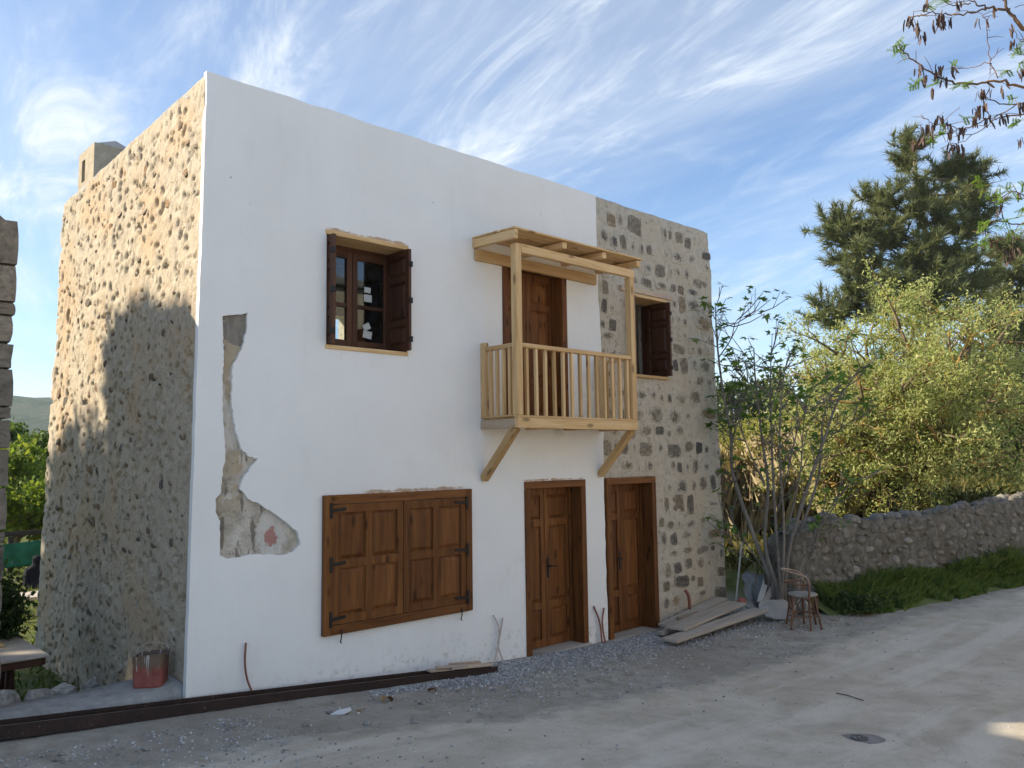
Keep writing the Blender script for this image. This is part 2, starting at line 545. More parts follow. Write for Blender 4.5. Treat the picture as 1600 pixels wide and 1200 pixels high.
def m_bare():
    k = Mat('bare_old_plaster', 0.95, 0.1)
    v = k.coords()
    n = k.noise(v, 5, 6, 0.65)
    st = k.noise(k.coords((2.2, 1, 0.6), rot=(0, math.radians(35), 0)), 4.5, 5, 0.6, 0.5)
    col = k.ramp(n, [(0.32, (0.30, 0.255, 0.20)), (0.48, (0.50, 0.45, 0.375)), (0.66, (0.68, 0.635, 0.56))])
    col = k.mix(k.range(st, 0.53, 0.60, 0, 0.8), col, (0.17, 0.14, 0.105))
    pk = k.range(k.noise(v, 26, 4, 0.65), 0.60, 0.68)
    col = k.mix(k.math('MULTIPLY', pk, 0.7), col, (0.13, 0.11, 0.09))
    sp = N(k.nt, 'ShaderNodeSeparateXYZ'); k.link(k.tc.outputs['Object'], sp.inputs[0])
    # cement patch on top, pale strip in the middle, a smear of red paint low down
    top = k.range(k.math('ADD', sp.outputs[2], k.math('MULTIPLY', k.math('SUBTRACT', n, 0.5), 0.10)), 2.93, 2.98)
    col = k.mix(k.math('MULTIPLY', top, 0.85), col, k.ramp(k.noise(v, 18, 5, 0.7), [(0.3, (0.19, 0.175, 0.15)), (0.7, (0.27, 0.245, 0.21))]))
    strip = k.math('MULTIPLY', k.range(sp.outputs[2], 2.08, 2.2), k.range(sp.outputs[2], 2.90, 2.95, 1.0, 0.0))
    col = k.mix(k.math('MULTIPLY', strip, k.range(n, 0.35, 0.55, 0.2, 0.8)), col, (0.60, 0.57, 0.51))
    dx = k.math('MULTIPLY', k.math('SUBTRACT', sp.outputs[0], 0.78), 11.0)
    dz = k.math('MULTIPLY', k.math('SUBTRACT', sp.outputs[2], 1.34), 7.0)
    dd = k.math('ADD', k.math('MULTIPLY', dx, dx), k.math('MULTIPLY', dz, dz))
    dd = k.math('ADD', dd, k.math('MULTIPLY', k.math('SUBTRACT', k.noise(v, 11, 3), 0.5), 2.0))
    wx = k.math('MULTIPLY', k.math('SUBTRACT', sp.outputs[0], 0.80), 6.0)
    wz = k.math('MULTIPLY', k.math('SUBTRACT', sp.outputs[2], 1.38), 4.0)
    wd = k.math('ADD', k.math('ADD', k.math('MULTIPLY', wx, wx), k.math('MULTIPLY', wz, wz)), k.math('MULTIPLY', k.math('SUBTRACT', k.noise(v, 15, 4), 0.5), 2.5))
    col = k.mix(k.range(wd, 0.6, 1.0, 0.8, 0.0), col, (0.66, 0.63, 0.58))
    col = k.mix(k.range(dd, 0.30, 0.60, 0.75, 0.0), col, (0.40, 0.13, 0.095))
    k.color(col)
    k.bump(k.math('ADD', n, k.noise(v, 40, 4)), 0.8, 0.02)
    return k.m
M_BARE = m_bare()

# ------------------------------------------------------------------ ground, road
def smooth01(t):
    t = np.clip(t, 0, 1)
    return t * t * (3 - 2 * t)

WALL_PTS = [(8.75, -1.02), (9.6, -1.16), (12.0, -1.72), (14.9, -2.45), (18.0, -3.2), (24.0, -4.6)]
def wall_y(x):
    return np.interp(x, [p[0] for p in WALL_PTS], [p[1] for p in WALL_PTS])

def ground_z(x, y):
    x = np.asarray(x, float); y = np.asarray(y, float)
    base = np.interp(x, [-60, -12, -3, 0, 2, 4, 6, 9, 14, 30, 100], [1.2, .55, .12, -.04, -.17, -.30, -.36, -.34, -.28, .0, .6])
    garden = np.full_like(base, -0.45) + 0.01 * np.clip(y - 5, 0, 40)
    mg = smooth01((y - 0.62) / 0.15) * smooth01((6.0 - x) / 5.0 + 0.2)
    base = base * (1 - mg) + garden * mg
    behind = smooth01((y - wall_y(np.clip(x, 8.75, 24)) - 0.25) / 0.3) * smooth01((x - 8.8) / 1.0)
    rise = 0.30 + 0.125 * np.clip(x - 14.0, 0, 14) + 0.02 * np.clip(y, 0, 60)
    base = base + behind * rise
    return base

def ground_fine(x, y):
    return 0.012 * fbm(np.asarray(x) * 1.3, np.asarray(y) * 1.3, 3, 5) + 0.006 * fbm(np.asarray(x) * 8, np.asarray(y) * 8, 3, 9)

def gz(x, y):
    return float(ground_z(x, y) + ground_fine(x, y))

def axis_coords(a, b, fine, lo, hi, growth=1.25):
    mid = list(np.arange(a, b + 1e-6, fine))
    s, p, left = fine, a, []
    while p > lo:
        s *= growth; p -= s; left.append(max(p, lo))
    s, p, right = fine, b, []
    while p < hi:
        s *= growth; p += s; right.append(min(p, hi))
    return np.array(left[::-1] + mid + right)

def grid_faces(nu, nv):
    i = np.arange((nu - 1) * (nv - 1)); a = (i // (nv - 1)) * nv + i % (nv - 1)
    return np.stack([a, a + nv, a + nv + 1, a + 1], 1)

def m_ground():
    k = Mat('packed_dirt', 0.95, 0.1)
    v = k.coords()
    big = k.noise(v, 0.5, 5, 0.55)
    mid = k.noise(v, 4, 6, 0.65)
    fine = k.noise(v, 45, 5, 0.7)
    col = k.ramp(mid, [(0.3, (0.26, 0.235, 0.19)), (0.5, (0.36, 0.33, 0.275)), (0.72, (0.47, 0.44, 0.38))])
    col = k.mix(k.range(big, 0.45, 0.65, 0, 0.5), col, (0.26, 0.22, 0.175))
    peb = k.voronoi(v, 38, out='Distance')
    pc = k.voronoi(v, 38, out='Color')
    sel = k.math('GREATER_THAN', pc, 0.55) if False else None
    col = k.mix(k.math('MULTIPLY', k.range(peb, 0.12, 0.3, 1, 0), k.range(k.noise(v, 2.5, 4), 0.45, 0.6)), col, (0.42, 0.41, 0.39))
    # grass-grown soil in the gardens: away from the street
    sp = N(k.nt, 'ShaderNodeSeparateXYZ'); k.link(k.tc.outputs['Object'], sp.inputs[0])
    a = k.range(sp.outputs[1], 0.7, 1.0)
    wy = k.math('ADD', sp.outputs[1], k.math('MULTIPLY', sp.outputs[0], 0.237))
    b = k.math('MULTIPLY', k.range(wy, 1.25, 1.6), k.range(sp.outputs[0], 8.8, 9.4))
    gr = k.math('MAXIMUM', a, b)
    soil = k.ramp(k.noise(v, 3.0, 6, 0.7), [(0.3, (0.055, 0.075, 0.022)), (0.5, (0.11, 0.125, 0.04)), (0.7, (0.22, 0.19, 0.09))])
    col = k.mix(gr, col, soil)
    k.color(col)
    k.bump(k.math('ADD', mid, k.math('MULTIPLY', fine, 0.8)), 0.5, 0.02)
    return k.m

xs = axis_coords(-2.4, 11.0, 0.07, -1500, 2500)
ys = axis_coords(-6.2, 0.9, 0.07, -1500, 2500)
X, Y = np.meshgrid(xs, ys, indexing='ij')
Z = ground_z(X, Y) + ground_fine(X, Y)
tag(solid('ground', np.stack([X, Y, Z], -1).reshape(-1, 3), grid_faces(len(xs), len(ys)), m_ground(), smooth=True), kind='structure')

def road_edge(x):
    e = np.interp(x, [-60, -3, 0, 1.0, 2.2, 3.2, 5, 7, 9, 10.5, 14.4, 25, 60], [-1.5, -1.3, -1.15, -1.25, -1.75, -1.85, -1.95, -2.05, -2.05, -2.25, -2.75, -5.4, -14])
    return e + 0.16 * fbm(np.asarray(x) * 1.1, np.zeros_like(x) + 3.3, 4, 21)

def m_road():
    k = Mat('dusty_road', 0.92, 0.15)
    v = k.coords()
    big = k.noise(v, 0.45, 5, 0.6, 0.6)
    mid = k.noise(v, 3, 6, 0.65)
    fine = k.noise(v, 70, 4, 0.7)
    col = k.ramp(mid, [(0.3, (0.42, 0.37, 0.29)), (0.5, (0.52, 0.465, 0.375)), (0.7, (0.61, 0.555, 0.46))])
    col = k.mix(k.range(big, 0.44, 0.62, 0, 0.4), col, (0.36, 0.305, 0.225))
    tr = k.noise(k.coords((0.18, 1.6, 1), rot=(0, 0, math.radians(10))), 1.6, 4, 0.55, 0.3)
    col = k.mix(k.range(tr, 0.52, 0.68, 0, 0.6), col, (0.64, 0.59, 0.50))
    grit = k.range(k.noise(v, 95, 3, 0.7), 0.58, 0.68)
    col = k.mix(k.math('MULTIPLY', grit, 0.6), col, (0.17, 0.155, 0.135))
    peb = k.range(k.voronoi(v, 55), 0.16, 0.26, 1.0, 0.0)
    col = k.mix(k.math('MULTIPLY', k.math('MULTIPLY', peb, k.range(k.noise(v, 1.7, 5, 0.7), 0.42, 0.62)), 0.6), col, (0.70, 0.67, 0.61))
    dk = k.range(k.noise(v, 0.9, 7, 0.75, 0.8), 0.56, 0.63)
    col = k.mix(k.math('MULTIPLY', dk, 0.22), col, (0.24, 0.205, 0.16))
    crack = k.range(k.voronoi(k.coords(rot=(0, 0, 0.4)), 0.55, 'DISTANCE_TO_EDGE'), 0.004, 0.012, 1.0, 0.0)
    cm = k.range(k.noise(v, 1.2, 3), 0.55, 0.62)
    col = k.mix(k.math('MULTIPLY', k.math('MULTIPLY', crack, cm), 0.0), col, (0.13, 0.12, 0.11))
    at_ = N(k.nt, 'ShaderNodeAttribute', attribute_name='edge')
    e = k.math('ADD', at_.outputs['Fac'], k.math('MULTIPLY', k.math('SUBTRACT', k.noise(v, 5, 6, 0.7), 0.5), 0.9))
    dirt = k.ramp(mid, [(0.3, (0.26, 0.235, 0.19)), (0.5, (0.36, 0.33, 0.275)), (0.72, (0.47, 0.44, 0.38))])
    col = k.mix(k.range(e, 0.10, 0.42, 1.0, 0.0), col, dirt)
    k.color(col)
    k.bump(k.math('ADD', k.math('ADD', mid, fine), k.math('MULTIPLY', grit, 0.5)), 0.35, 0.012)
    return k.m

rx = axis_coords(-2.4, 12.0, 0.07, -60, 60)
rv = np.concatenate([np.linspace(0, 1.2, 14), np.arange(1.28, 5, 0.08), np.linspace(5.2, 9, 20)])
RX, RV = np.meshgrid(rx, rv, indexing='ij')
RY = road_edge(RX) - RV
RZ = ground_z(RX, RY) + ground_fine(RX, RY) + 0.004 + 0.010 * smooth01(RV / 0.5)
RZ[:, 0] -= 0.012
road = solid('road', np.stack([RX, RY, RZ], -1).reshape(-1, 3), grid_faces(len(rx), len(rv))[:, ::-1].copy(), m_road(), smooth=True)
ea = road.data.attributes.new('edge', 'FLOAT', 'POINT')
ea.data.foreach_set('value', (RV / 1.0).ravel().astype(np.float32))
tag(road, kind='structure')
def road_z(x, y):
    v = float(road_edge(np.array([x]))[0]) - y
    z = gz(x, y)
    return z + (0.004 + 0.010 * float(smooth01(np.array(v / 0.5))) if v > 0 else 0)

# ------------------------------------------------------------------ rough wall panels
def panel(us, vs, to_world, disp, holes=(), skirt=0.0, skirt_dir=(0, 1, 0), warp=None):
    """a rough wall face on a grid, with rectangular openings and a skirt along every rim"""
    us, vs = list(us), list(vs)
    for (a, b, c, d) in holes:
        us += [a, b]; vs += [c, d]
    us = np.array(sorted(set(np.round(us, 4)))); vs = np.array(sorted(set(np.round(vs, 4))))
    nu, nv = len(us), len(vs)
    U, Vv = np.meshgrid(us, vs, indexing='ij')
    D = disp(U, Vv)
    if warp is not None: U2, V2 = warp(U, Vv)
    else: U2, V2 = U, Vv
    P = to_world(U2, V2, D).reshape(-1, 3)
    Fq = grid_faces(nu, nv)
    cu = (us[:-1] + us[1:]) / 2; cv = (vs[:-1] + vs[1:]) / 2
    keep = np.ones((nu - 1, nv - 1), bool)
    for (a, b, c, d) in holes:
        keep &= ~(((cu > a) & (cu < b))[:, None] & ((cv > c) & (cv < d))[None, :])
    Fq = Fq[keep.ravel()]
    if skirt > 0:
        from collections import Counter
        E = np.concatenate([Fq[:, [0, 1]], Fq[:, [1, 2]], Fq[:, [2, 3]], Fq[:, [3, 0]]])
        key = np.sort(E, 1); kk = key[:, 0].astype(np.int64) * (nu * nv) + key[:, 1]
        uq, first, cnt = np.unique(kk, return_index=True, return_counts=True)
        be = E[first[cnt == 1]]
        off = len(P)
        P = np.concatenate([P, P + np.array(skirt_dir) * skirt])
        Fq = np.concatenate([Fq, np.stack([be[:, 1], be[:, 0], be[:, 0] + off, be[:, 1] + off], 1)])
        used = np.unique(Fq); remap = np.zeros(len(P), int); remap[used] = np.arange(len(used))
        P, Fq = P[used], remap[Fq]
    return P, Fq

def stone_mesh(name, n, seed, mat, squarish=0.0):
    r = random.Random(seed)
    V, Fc = [], []
    radii = []
    for i in range(n):
        th = 2 * math.pi * (i + r.uniform(-.25, .25)) / n
        rad = r.uniform(0.62, 1.08)
        if squarish:
            c = max(abs(math.cos(th)), abs(math.sin(th)))
            rad = rad * (1 - squarish) + squarish * min(1.3, 1 / c) * r.uniform(.9, 1.02)
        radii.append((th, rad))
    for (s, y) in ((1.0, 0.6), (0.93, -0.35), (0.62, -0.85)):
        for th, rad in radii:
            V.append((rad * s * math.cos(th), y + r.uniform(-.15, .15), rad * s * math.sin(th)))
    V.append((0, -1.0, 0))
    for j in range(2):
        for i in range(n):
            k = (i + 1) % n
            Fc.append((j * n + i, j * n + k, (j + 1) * n + k, (j + 1) * n + i))
    for i in range(n):
        Fc.append((2 * n + i, 2 * n + (i + 1) % n, 3 * n))
    return mesh_data(name, V, Fc, mat, True)

def rubble_mesh(name, seed, mat):
    """an angular, roughly squared stone face with broken corners"""
    r = random.Random(seed)
    c = []
    for (sx, sy) in ((1, 1), (-1, 1), (-1, -1), (1, -1)):
        x, y = sx * r.uniform(.78, 1.0), sy * r.uniform(.72, 1.0)
        cut = r.uniform(.08, .42)
        a, b = (x, y - sy * cut * r.uniform(.5, 1.2)), (x - sx * cut * r.uniform(.5, 1.2), y)
        c += [a, b] if sx * sy > 0 else [b, a]
    pts = []
    for i in range(8):
        p, q = c[i], c[(i + 1) % 8]
        pts.append(p)
        if math.hypot(p[0] - q[0], p[1] - q[1]) > .55:
            pts.append(((p[0] + q[0]) / 2 * r.uniform(.88, 1.04), (p[1] + q[1]) / 2 * r.uniform(.88, 1.04)))
    n = len(pts); V, Fc = [], []
    for (s_, y_) in ((1.04, .6), (.97, -.45), (.80, -.85)):
        for (x, z) in pts: V.append((x * s_ + r.uniform(-.03, .03), y_ + (r.uniform(-.2, .2) if y_ < 0 else 0), z * s_ + r.uniform(-.03, .03)))
    V.append((r.uniform(-.2, .2), -1.0, r.uniform(-.2, .2)))
    for j in range(2):
        for i in range(n):
            k = (i + 1) % n
            Fc.append((j * n + i, j * n + k, (j + 1) * n + k, (j + 1) * n + i))
    for i in range(n): Fc.append((2 * n + i, 2 * n + (i + 1) % n, 3 * n))
    return mesh_data(name, V, Fc, mat, True)

def scatter_stones(n, u0, u1, v0, v1, smin, smax, avoid, seed, rows=None, tries=6000, gap=1.0):
    """irregular stones packed without touching: (u, v, ru, rv)"""
    r = random.Random(seed)
    out = []
    for t in range(tries):
        if len(out) >= n: break
        big = 1 - t / tries
        s = smin + (smax - smin) * r.random() ** 1.5 * (0.35 + 0.65 * big)
        ru = s * r.uniform(0.75, 1.25); rv = s * r.uniform(0.75, 1.15)
        u = r.uniform(u0 + ru, u1 - ru); v = r.uniform(v0 + rv, v1 - rv)
        if rows: v = round(v / rows) * rows + r.uniform(-.035, .035)
        if any(a - ru * .9 < u < b + ru * .9 and c - rv * .9 < v < d + rv * .9 for (a, b, c, d) in avoid): continue
        if any(((u - q[0]) / (ru + q[2])) ** 2 + ((v - q[1]) / (rv + q[3])) ** 2 < gap for q in out): continue
        out.append((u, v, ru, rv))
    return out

# ================================================================== THE HOUSE
XR, XS, TOP, BOT = 8.40, 5.52, 5.60, -0.75
house = empty('village_house', (4.2, 2.3, -0.35), 'two storey village house, white limewashed front beside bare stone, timber balcony', 'house')

DOOR1 = (4.05, 5.14, -0.36, 1.75)
DOOR2 = (5.57, 6.64, -0.40, 1.75)
DOORB = (3.73, 4.85, 2.46, 4.46)
SHUT = (1.30, 3.18, 0.36, 1.70)
WIN1 = (1.33, 2.32, 3.17, 4.34)
WIN2 = (6.14, 7.03, 3.18, 4.34)

# old masonry behind the white coat
def core_world(U, Vv, D): return np.stack([U, -D, Vv], -1)
P_, F_ = panel(np.arange(0.14, XS + 0.01, 0.035), np.arange(BOT, TOP - 0.02, 0.035), core_world,
               lambda U, Vv: 0.010 * fbm(U * 5, Vv * 5, 3, 2) + 0.006 * fbm(U * 16, Vv * 16, 2, 12), holes=[DOOR1, DOORB, WIN1], skirt=0.48)
solid('old_front_masonry', P_, F_, M_BARE, house, True)

# white coat with the bare patch left open
patch = [(0.27, 3.35), (0.38, 3.375), (0.51, 3.41), (0.505, 3.30), (0.5, 3.23), (0.46, 3.06), (0.38, 2.92), (0.372, 2.80), (0.37, 2.68), (0.38, 2.52), (0.4, 2.39), (0.43, 2.27), (0.47, 2.16), (0.54, 2.09), (0.63, 2.06), (0.56, 1.97), (0.5, 1.9), (0.465, 1.79), (0.54, 1.7), (0.63, 1.66), (0.73, 1.6), (0.89, 1.49), (1.04, 1.37), (1.075, 1.25), (1.0, 1.185), (0.9, 1.165), (0.74, 1.185), (0.58, 1.205), (0.46, 1.185), (0.37, 1.18), (0.29, 1.215), (0.285, 1.36), (0.28, 1.51), (0.245, 1.6), (0.24, 1.71), (0.28, 1.76), (0.30, 1.96), (0.325, 2.08), (0.305, 2.28), (0.29, 2.50), (0.28, 2.74), (0.285, 2.88), (0.29, 3.0), (0.275, 3.18)]
def roughen(poly, step, amp, seed):
    r = random.Random(seed)
    out = []
    n = len(poly)
    for i in range(n):
        a, b = Vector(poly[i]), Vector(poly[(i + 1) % n])
        L = (b - a).length; m = max(1, int(L / step))
        for k in range(m):
            p = a.lerp(b, k / m)
            out.append((p.x + r.uniform(-amp, amp), p.y + r.uniform(-amp, amp)))
    return out
def rect(a, b, c, d): return [(a, c), (b, c), (b, d), (a, d)]
seam_r = random.Random(3)
outer = [(0.0, BOT), (2.5, BOT), (XS, BOT)]
for z in np.arange(-0.3, 5.5, 0.12):
    outer.append((float(np.interp(z, [-.4, 1.75, 3.0, 3.9, 4.8, 5.6], [5.545, 5.525, 5.565, 5.515, 5.50, 5.50])) + seam_r.uniform(-.008, .008), float(z)))
outer.append((5.50, TOP))
for x in np.arange(5.3, 0.2, -0.22):
    outer.append((float(x), TOP + seam_r.uniform(-.008, .010)))
outer.append((0.13 * 0.6, TOP))
for z in np.arange(5.45, -0.6, -0.15):
    outer.append((0.012 + 0.07 * max(0, z) / 5.6 + seam_r.uniform(-.003, .003), float(z)))
holes = [roughen(patch, 0.03, 0.006, 5), rect(*DOOR1), rect(*DOORB), rect(*WIN1)]
pts, edges = [], []
for loop in [outer] + holes:
    o = len(pts); pts += [Vector(p) for p in loop]
    edges += [(o + i, o + (i + 1) % len(loop)) for i in range(len(loop))]
def in_poly(x, y, poly):
    c = False; j = len(poly) - 1
    for i in range(len(poly)):
        (xi, yi), (xj, yj) = poly[i], poly[j]
        if (yi > y) != (yj > y) and x < (xj - xi) * (y - yi) / (yj - yi) + xi: c = not c
        j = i
    return c
for gx in np.arange(0.15, 5.45, 0.16):
    for gy in np.arange(-0.6, 5.5, 0.16):
        px, py = gx + seam_r.uniform(-.03, .03), gy + seam_r.uniform(-.03, .03)
        if in_poly(px, py, outer) and not any(in_poly(px, py, h) for h in holes): pts.append(Vector((px, py)))
cv, ce, cf = geometry.delaunay_2d_cdt(pts, edges, [], 0, 1e-5)[:3]
tri = []
for f3 in cf:
    c = sum((cv[i] for i in f3), Vector((0, 0))) / len(f3)
    if in_poly(c.x, c.y, outer) and not any(in_poly(c.x, c.y, h) for h in holes): tri.append(tuple(f3))
cva = np.array([(v.x, v.y) for v in cv])
dy = 0.036 + 0.008 * fbm(cva[:, 0] * 0.7, cva[:, 1] * 0.7, 3, 33) + 0.003 * fbm(cva[:, 0] * 4, cva[:, 1] * 4, 2, 35)
V3 = np.stack([cva[:, 0], -dy, cva[:, 1]], -1)
from collections import Counter
cnt = Counter(); orient = {}
for f3 in tri:
    for i in range(3):
        a, b = f3[i], f3[(i + 1) % 3]
        cnt[(min(a, b), max(a, b))] += 1; orient[(min(a, b), max(a, b))] = (a, b)
nb = len(V3)
V3 = np.concatenate([V3, V3, V3 + np.array([0, 0.06, 0])])
allf = list(tri)
for e_, c_ in cnt.items():
    if c_ == 1:
        a, b = orient[e_]
        allf.append((b + nb, a + nb, a + 2 * nb, b + 2 * nb))
me = mesh_data('white_plaster_front', V3, allf, M_WHITE, False)
bm = bmesh.new(); bm.from_mesh(me); bmesh.ops.delete(bm, geom=[v for v in bm.verts if not v.link_faces], context='VERTS'); bmesh.ops.recalc_face_normals(bm, faces=bm.faces); bm.to_mesh(me); bm.free()
for p in me.polygons: p.use_smooth = abs(p.normal.y) > 0.7
for p in me.polygons:
    if p.normal.y > 0.7: p.flip()
tag(obj('white_plaster_front', me, house), 'smooth white limewashed coat with a bare patch')

# bare stone half of the front
def front_disp(U, Vv):
    d = 0.016 * fbm(U * 2.2, Vv * 2.2, 3, 41) + 0.012 * fbm(U * 9, Vv * 9, 3, 43) + 0.004 * fbm(U * 30, Vv * 30, 2, 44)
    return d
def front_warp(U, Vv):
    t = smooth01((U - (XS + 1.8)) / (XR - XS - 1.8))
    edge = XR + np.interp(Vv, [-.4, 1, 3, 5.6], [0.06, 0.03, -0.02, -0.09]) + 0.03 * fbm(Vv * 2.4, Vv * 0 + .5, 3, 47)
    topn = 0.018 * fbm(U * 3, U * 0 + 2.5, 3, 48) * smooth01((Vv - 5.3) / 0.3)
    return U + t * (edge - XR), Vv + topn
P_, F_ = panel(np.arange(XS - 0.02, XR + 0.001, 0.028), np.arange(BOT, TOP + 0.03, 0.028), core_world, front_disp,
               holes=[DOOR2, WIN2], skirt=0.48, warp=front_warp)
stone_front = solid('stone_front_wall', P_, F_, M_FRONTMORTAR, house, True)
tag(stone_front, 'bare rubble stone set in grey mortar')
F_STONES = [rubble_mesh('stone', 100 + i, M_STONE_F) for i in range(18)]
av = [(DOOR2[0] - .04, DOOR2[1] + .06, -1, DOOR2[3] + .05), (WIN2[0] - .06, WIN2[1] + .06, WIN2[2] - .08, WIN2[3] + .14)]
spots = []
zq = -0.20
rq = random.Random(77)
while zq < 5.35:                                   # quoins up the free corner
    h = rq.uniform(.06, .13); w = rq.choice([.09, .12, .20, .26]) * rq.uniform(.85, 1.1)
    xe = XR + float(np.interp(zq, [-.4, 1, 3, 5.6], [0.06, 0.03, -0.02, -0.09]))
    if rq.random() < 0.8: spots.append((xe - w - .005, zq + h, w, h))
    zq += 2 * h + rq.uniform(.03, .14)
base_spots = []
rc_ = random.Random(58)
zc_ = -0.42
while zc_ < 5.45:
    rh = rc_.uniform(.17, .32)
    xc_ = XS + rc_.uniform(.02, .16)
    while xc_ < XR - .2:
        w = rc_.uniform(.09, .22) if rc_.random() < .62 else rc_.uniform(.22, .40)
        if rc_.random() < .93:
            hv = rh * rc_.uniform(.32, .50) if w > .13 else rh * rc_.uniform(.18, .40)
            u_, v_ = xc_ + w / 2, zc_ + rh / 2 + rc_.uniform(-.035, .035)
            if u_ + w / 2 < XR - .1 and v_ + hv < 5.52 and not any(a_ - w * .5 < u_ < b_ + w * .5 and c_ - hv < v_ < d_ + hv for (a_, b_, c_, d_) in av):
                base_spots.append((u_, v_, w * .5, hv))
        xc_ += w + rc_.uniform(.015, .085)
    zc_ += rh
for s in base_spots:
    if all(((s[0] - q[0]) / (s[2] + q[2])) ** 2 + ((s[1] - q[1]) / (s[3] + q[3])) ** 2 > 1.1 for q in spots[:40]): spots.append(s)
rs = random.Random(9)
for (u, v, ru, rv) in spots:
    dd = float(front_disp(np.array(u), np.array(v)))
    o = obj('stone', rs.choice(F_STONES), stone_front, (u, -dd - .001, v), (0, rs.uniform(-.16, .16), 0), (ru * 1.02, rs.uniform(.007, .015), rv * 1.02))

# side wall: rubble buried under ochre render
YB = 4.50
SW_TOP = lambda y: 5.60 - 0.035 * y
pit_r = np.random.default_rng(5)
NP = 1500
pits = np.stack([pit_r.uniform(0, 4.8, NP), pit_r.uniform(-1, 5.5, NP), pit_r.uniform(.016, .055, NP), pit_r.uniform(.016, .050, NP), pit_r.uniform(.012, .042, NP)], 1)
deep = [(4.02, 4.0, .05, .075, .3), (3.86, 1.62, .055, .07, .3), (3.90, 1.48, .05, .075, .3), (3.9, 3.92, .03, .04, .15)]
def side_disp(U, Vv):
    d = 0.022 * fbm(U * 1.2, Vv * 1.2, 3, 61) + 0.010 * fbm(U * 6, Vv * 4.5, 3, 63) + 0.007 * fbm(U * 16, Vv * 10, 2, 66) + 0.005 * fbm(U * 34, Vv * 24, 1, 65)
    flat = smooth01((0.12 - U) / 0.10)
    d = d * (1 - 0.7 * flat)
    for (y, z, ry, rz, dp) in list(map(tuple, pits)) + deep:
        i0 = np.searchsorted(U[:, 0], y - 1.6 * ry); i1 = np.searchsorted(U[:, 0], y + 1.6 * ry)
        j0 = np.searchsorted(Vv[0], z - 1.6 * rz); j1 = np.searchsorted(Vv[0], z + 1.6 * rz)
        if i1 <= i0 or j1 <= j0 or (y < 0.12 and dp < .1): continue
        q = ((U[i0:i1, j0:j1] - y) / ry) ** 2 + ((Vv[i0:i1, j0:j1] - z) / rz) ** 2
        d[i0:i1, j0:j1] -= dp * np.exp(-q ** 3 * 0.9)
    return d
def side_world(U, Vv, D): return np.stack([-D + 0.004 * Vv * 0, U, Vv], -1)
def side_warp(U, Vv):
    yfar = np.interp(Vv, [-1, -.2, 1.4, 3.4, 5.4], [4.83, 4.80, 4.76, 4.61, 4.47]) + 0.016 * fbm(Vv * 2.6, Vv * 0 + .2, 3, 68)
    t = U / YB
    U2 = U * (1 - t ** 3) + (yfar * t) * t ** 3
    zt = 5.585 - 0.035 * U + 0.012 * fbm(U * 4, U * 0, 3, 69)
    return U2, -1.0 + (Vv + 1.0) * (zt + 1.0) / 6.6
P_, F_ = panel(np.arange(0.0, YB + 0.01, 0.017), np.arange(-1.0, 5.601, 0.016), side_world, side_disp, skirt=0.45, skirt_dir=(1, 0, 0), warp=side_warp)
P_[:, 0] += 0.030 + np.interp(P_[:, 2], [-1, 5.6], [0.0, 0.05])
side_wall = solid('side_wall', P_, F_[:, ::-1].copy(), M_SIDEMORTAR, house, True)
tag(side_wall, 'rough ochre rendered rubble side wall')
S_STONES = [stone_mesh('stone', 9, 200 + i, M_STONE_S, 0.1) for i in range(8)]
for (u, v, ru, rv) in scatter_stones(295, 0.15, 4.6, -.6, 5.35, .030, .095, [(y - .1, y + .1, z - .12, z + .12) for (y, z, *_ ) in deep], 66, tries=4000, gap=1.4):
    xo = 0.030 + float(np.interp(v, [-1, 5.6], [0.0, 0.05]))
    dd = float(0.022 * fbm(u * 1.2, v * 1.2, 3, 61) + 0.010 * fbm(u * 6, v * 4.5, 3, 63))
    obj('stone', rs.choice(S_STONES), side_wall, (xo - dd + .006, u, v), (rs.uniform(-.5, .5), 0, -math.pi / 2), (ru, rs.uniform(.008, .016), rv))

# remaining shell: back and far walls, floors, roof, parapet inner faces
P_, F_ = panel(np.arange(0.4, XR - .3, 0.5), np.arange(BOT, 5.35, 0.5), lambda U, Vv, D: np.stack([U, np.full_like(U, 4.45), Vv], -1), lambda U, Vv: U * 0, holes=[(3.93, 4.42, 3.72, 4.42)], skirt=0.0)
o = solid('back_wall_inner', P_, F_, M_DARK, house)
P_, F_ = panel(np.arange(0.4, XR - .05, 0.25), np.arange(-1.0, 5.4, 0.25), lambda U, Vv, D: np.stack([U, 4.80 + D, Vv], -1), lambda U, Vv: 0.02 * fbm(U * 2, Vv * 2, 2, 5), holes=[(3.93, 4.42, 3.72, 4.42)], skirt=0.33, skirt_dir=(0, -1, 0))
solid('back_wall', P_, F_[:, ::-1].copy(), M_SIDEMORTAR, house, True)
P_, F_ = panel(np.arange(0.02, 4.8, 0.12), np.arange(-1.0, 5.5, 0.12), lambda U, Vv, D: np.stack([XR - 0.03 + D - 0.012 * Vv, U, Vv], -1), lambda U, Vv: 0.03 * fbm(U * 3, Vv * 3, 3, 6), skirt=0.4, skirt_dir=(-1, 0, 0))
solid('far_side_wall', P_, F_, M_FRONTMORTAR, house, True)
bar('roof_slab', 0.40, 7.95, 0.42, 4.5, 5.05, 5.22, 'x', M_CONCRETE, house, 0)
bar('upper_floor', 0.40, 7.95, 0.42, 4.5, 2.25, 2.44, 'x', M_DARK, house, 0)

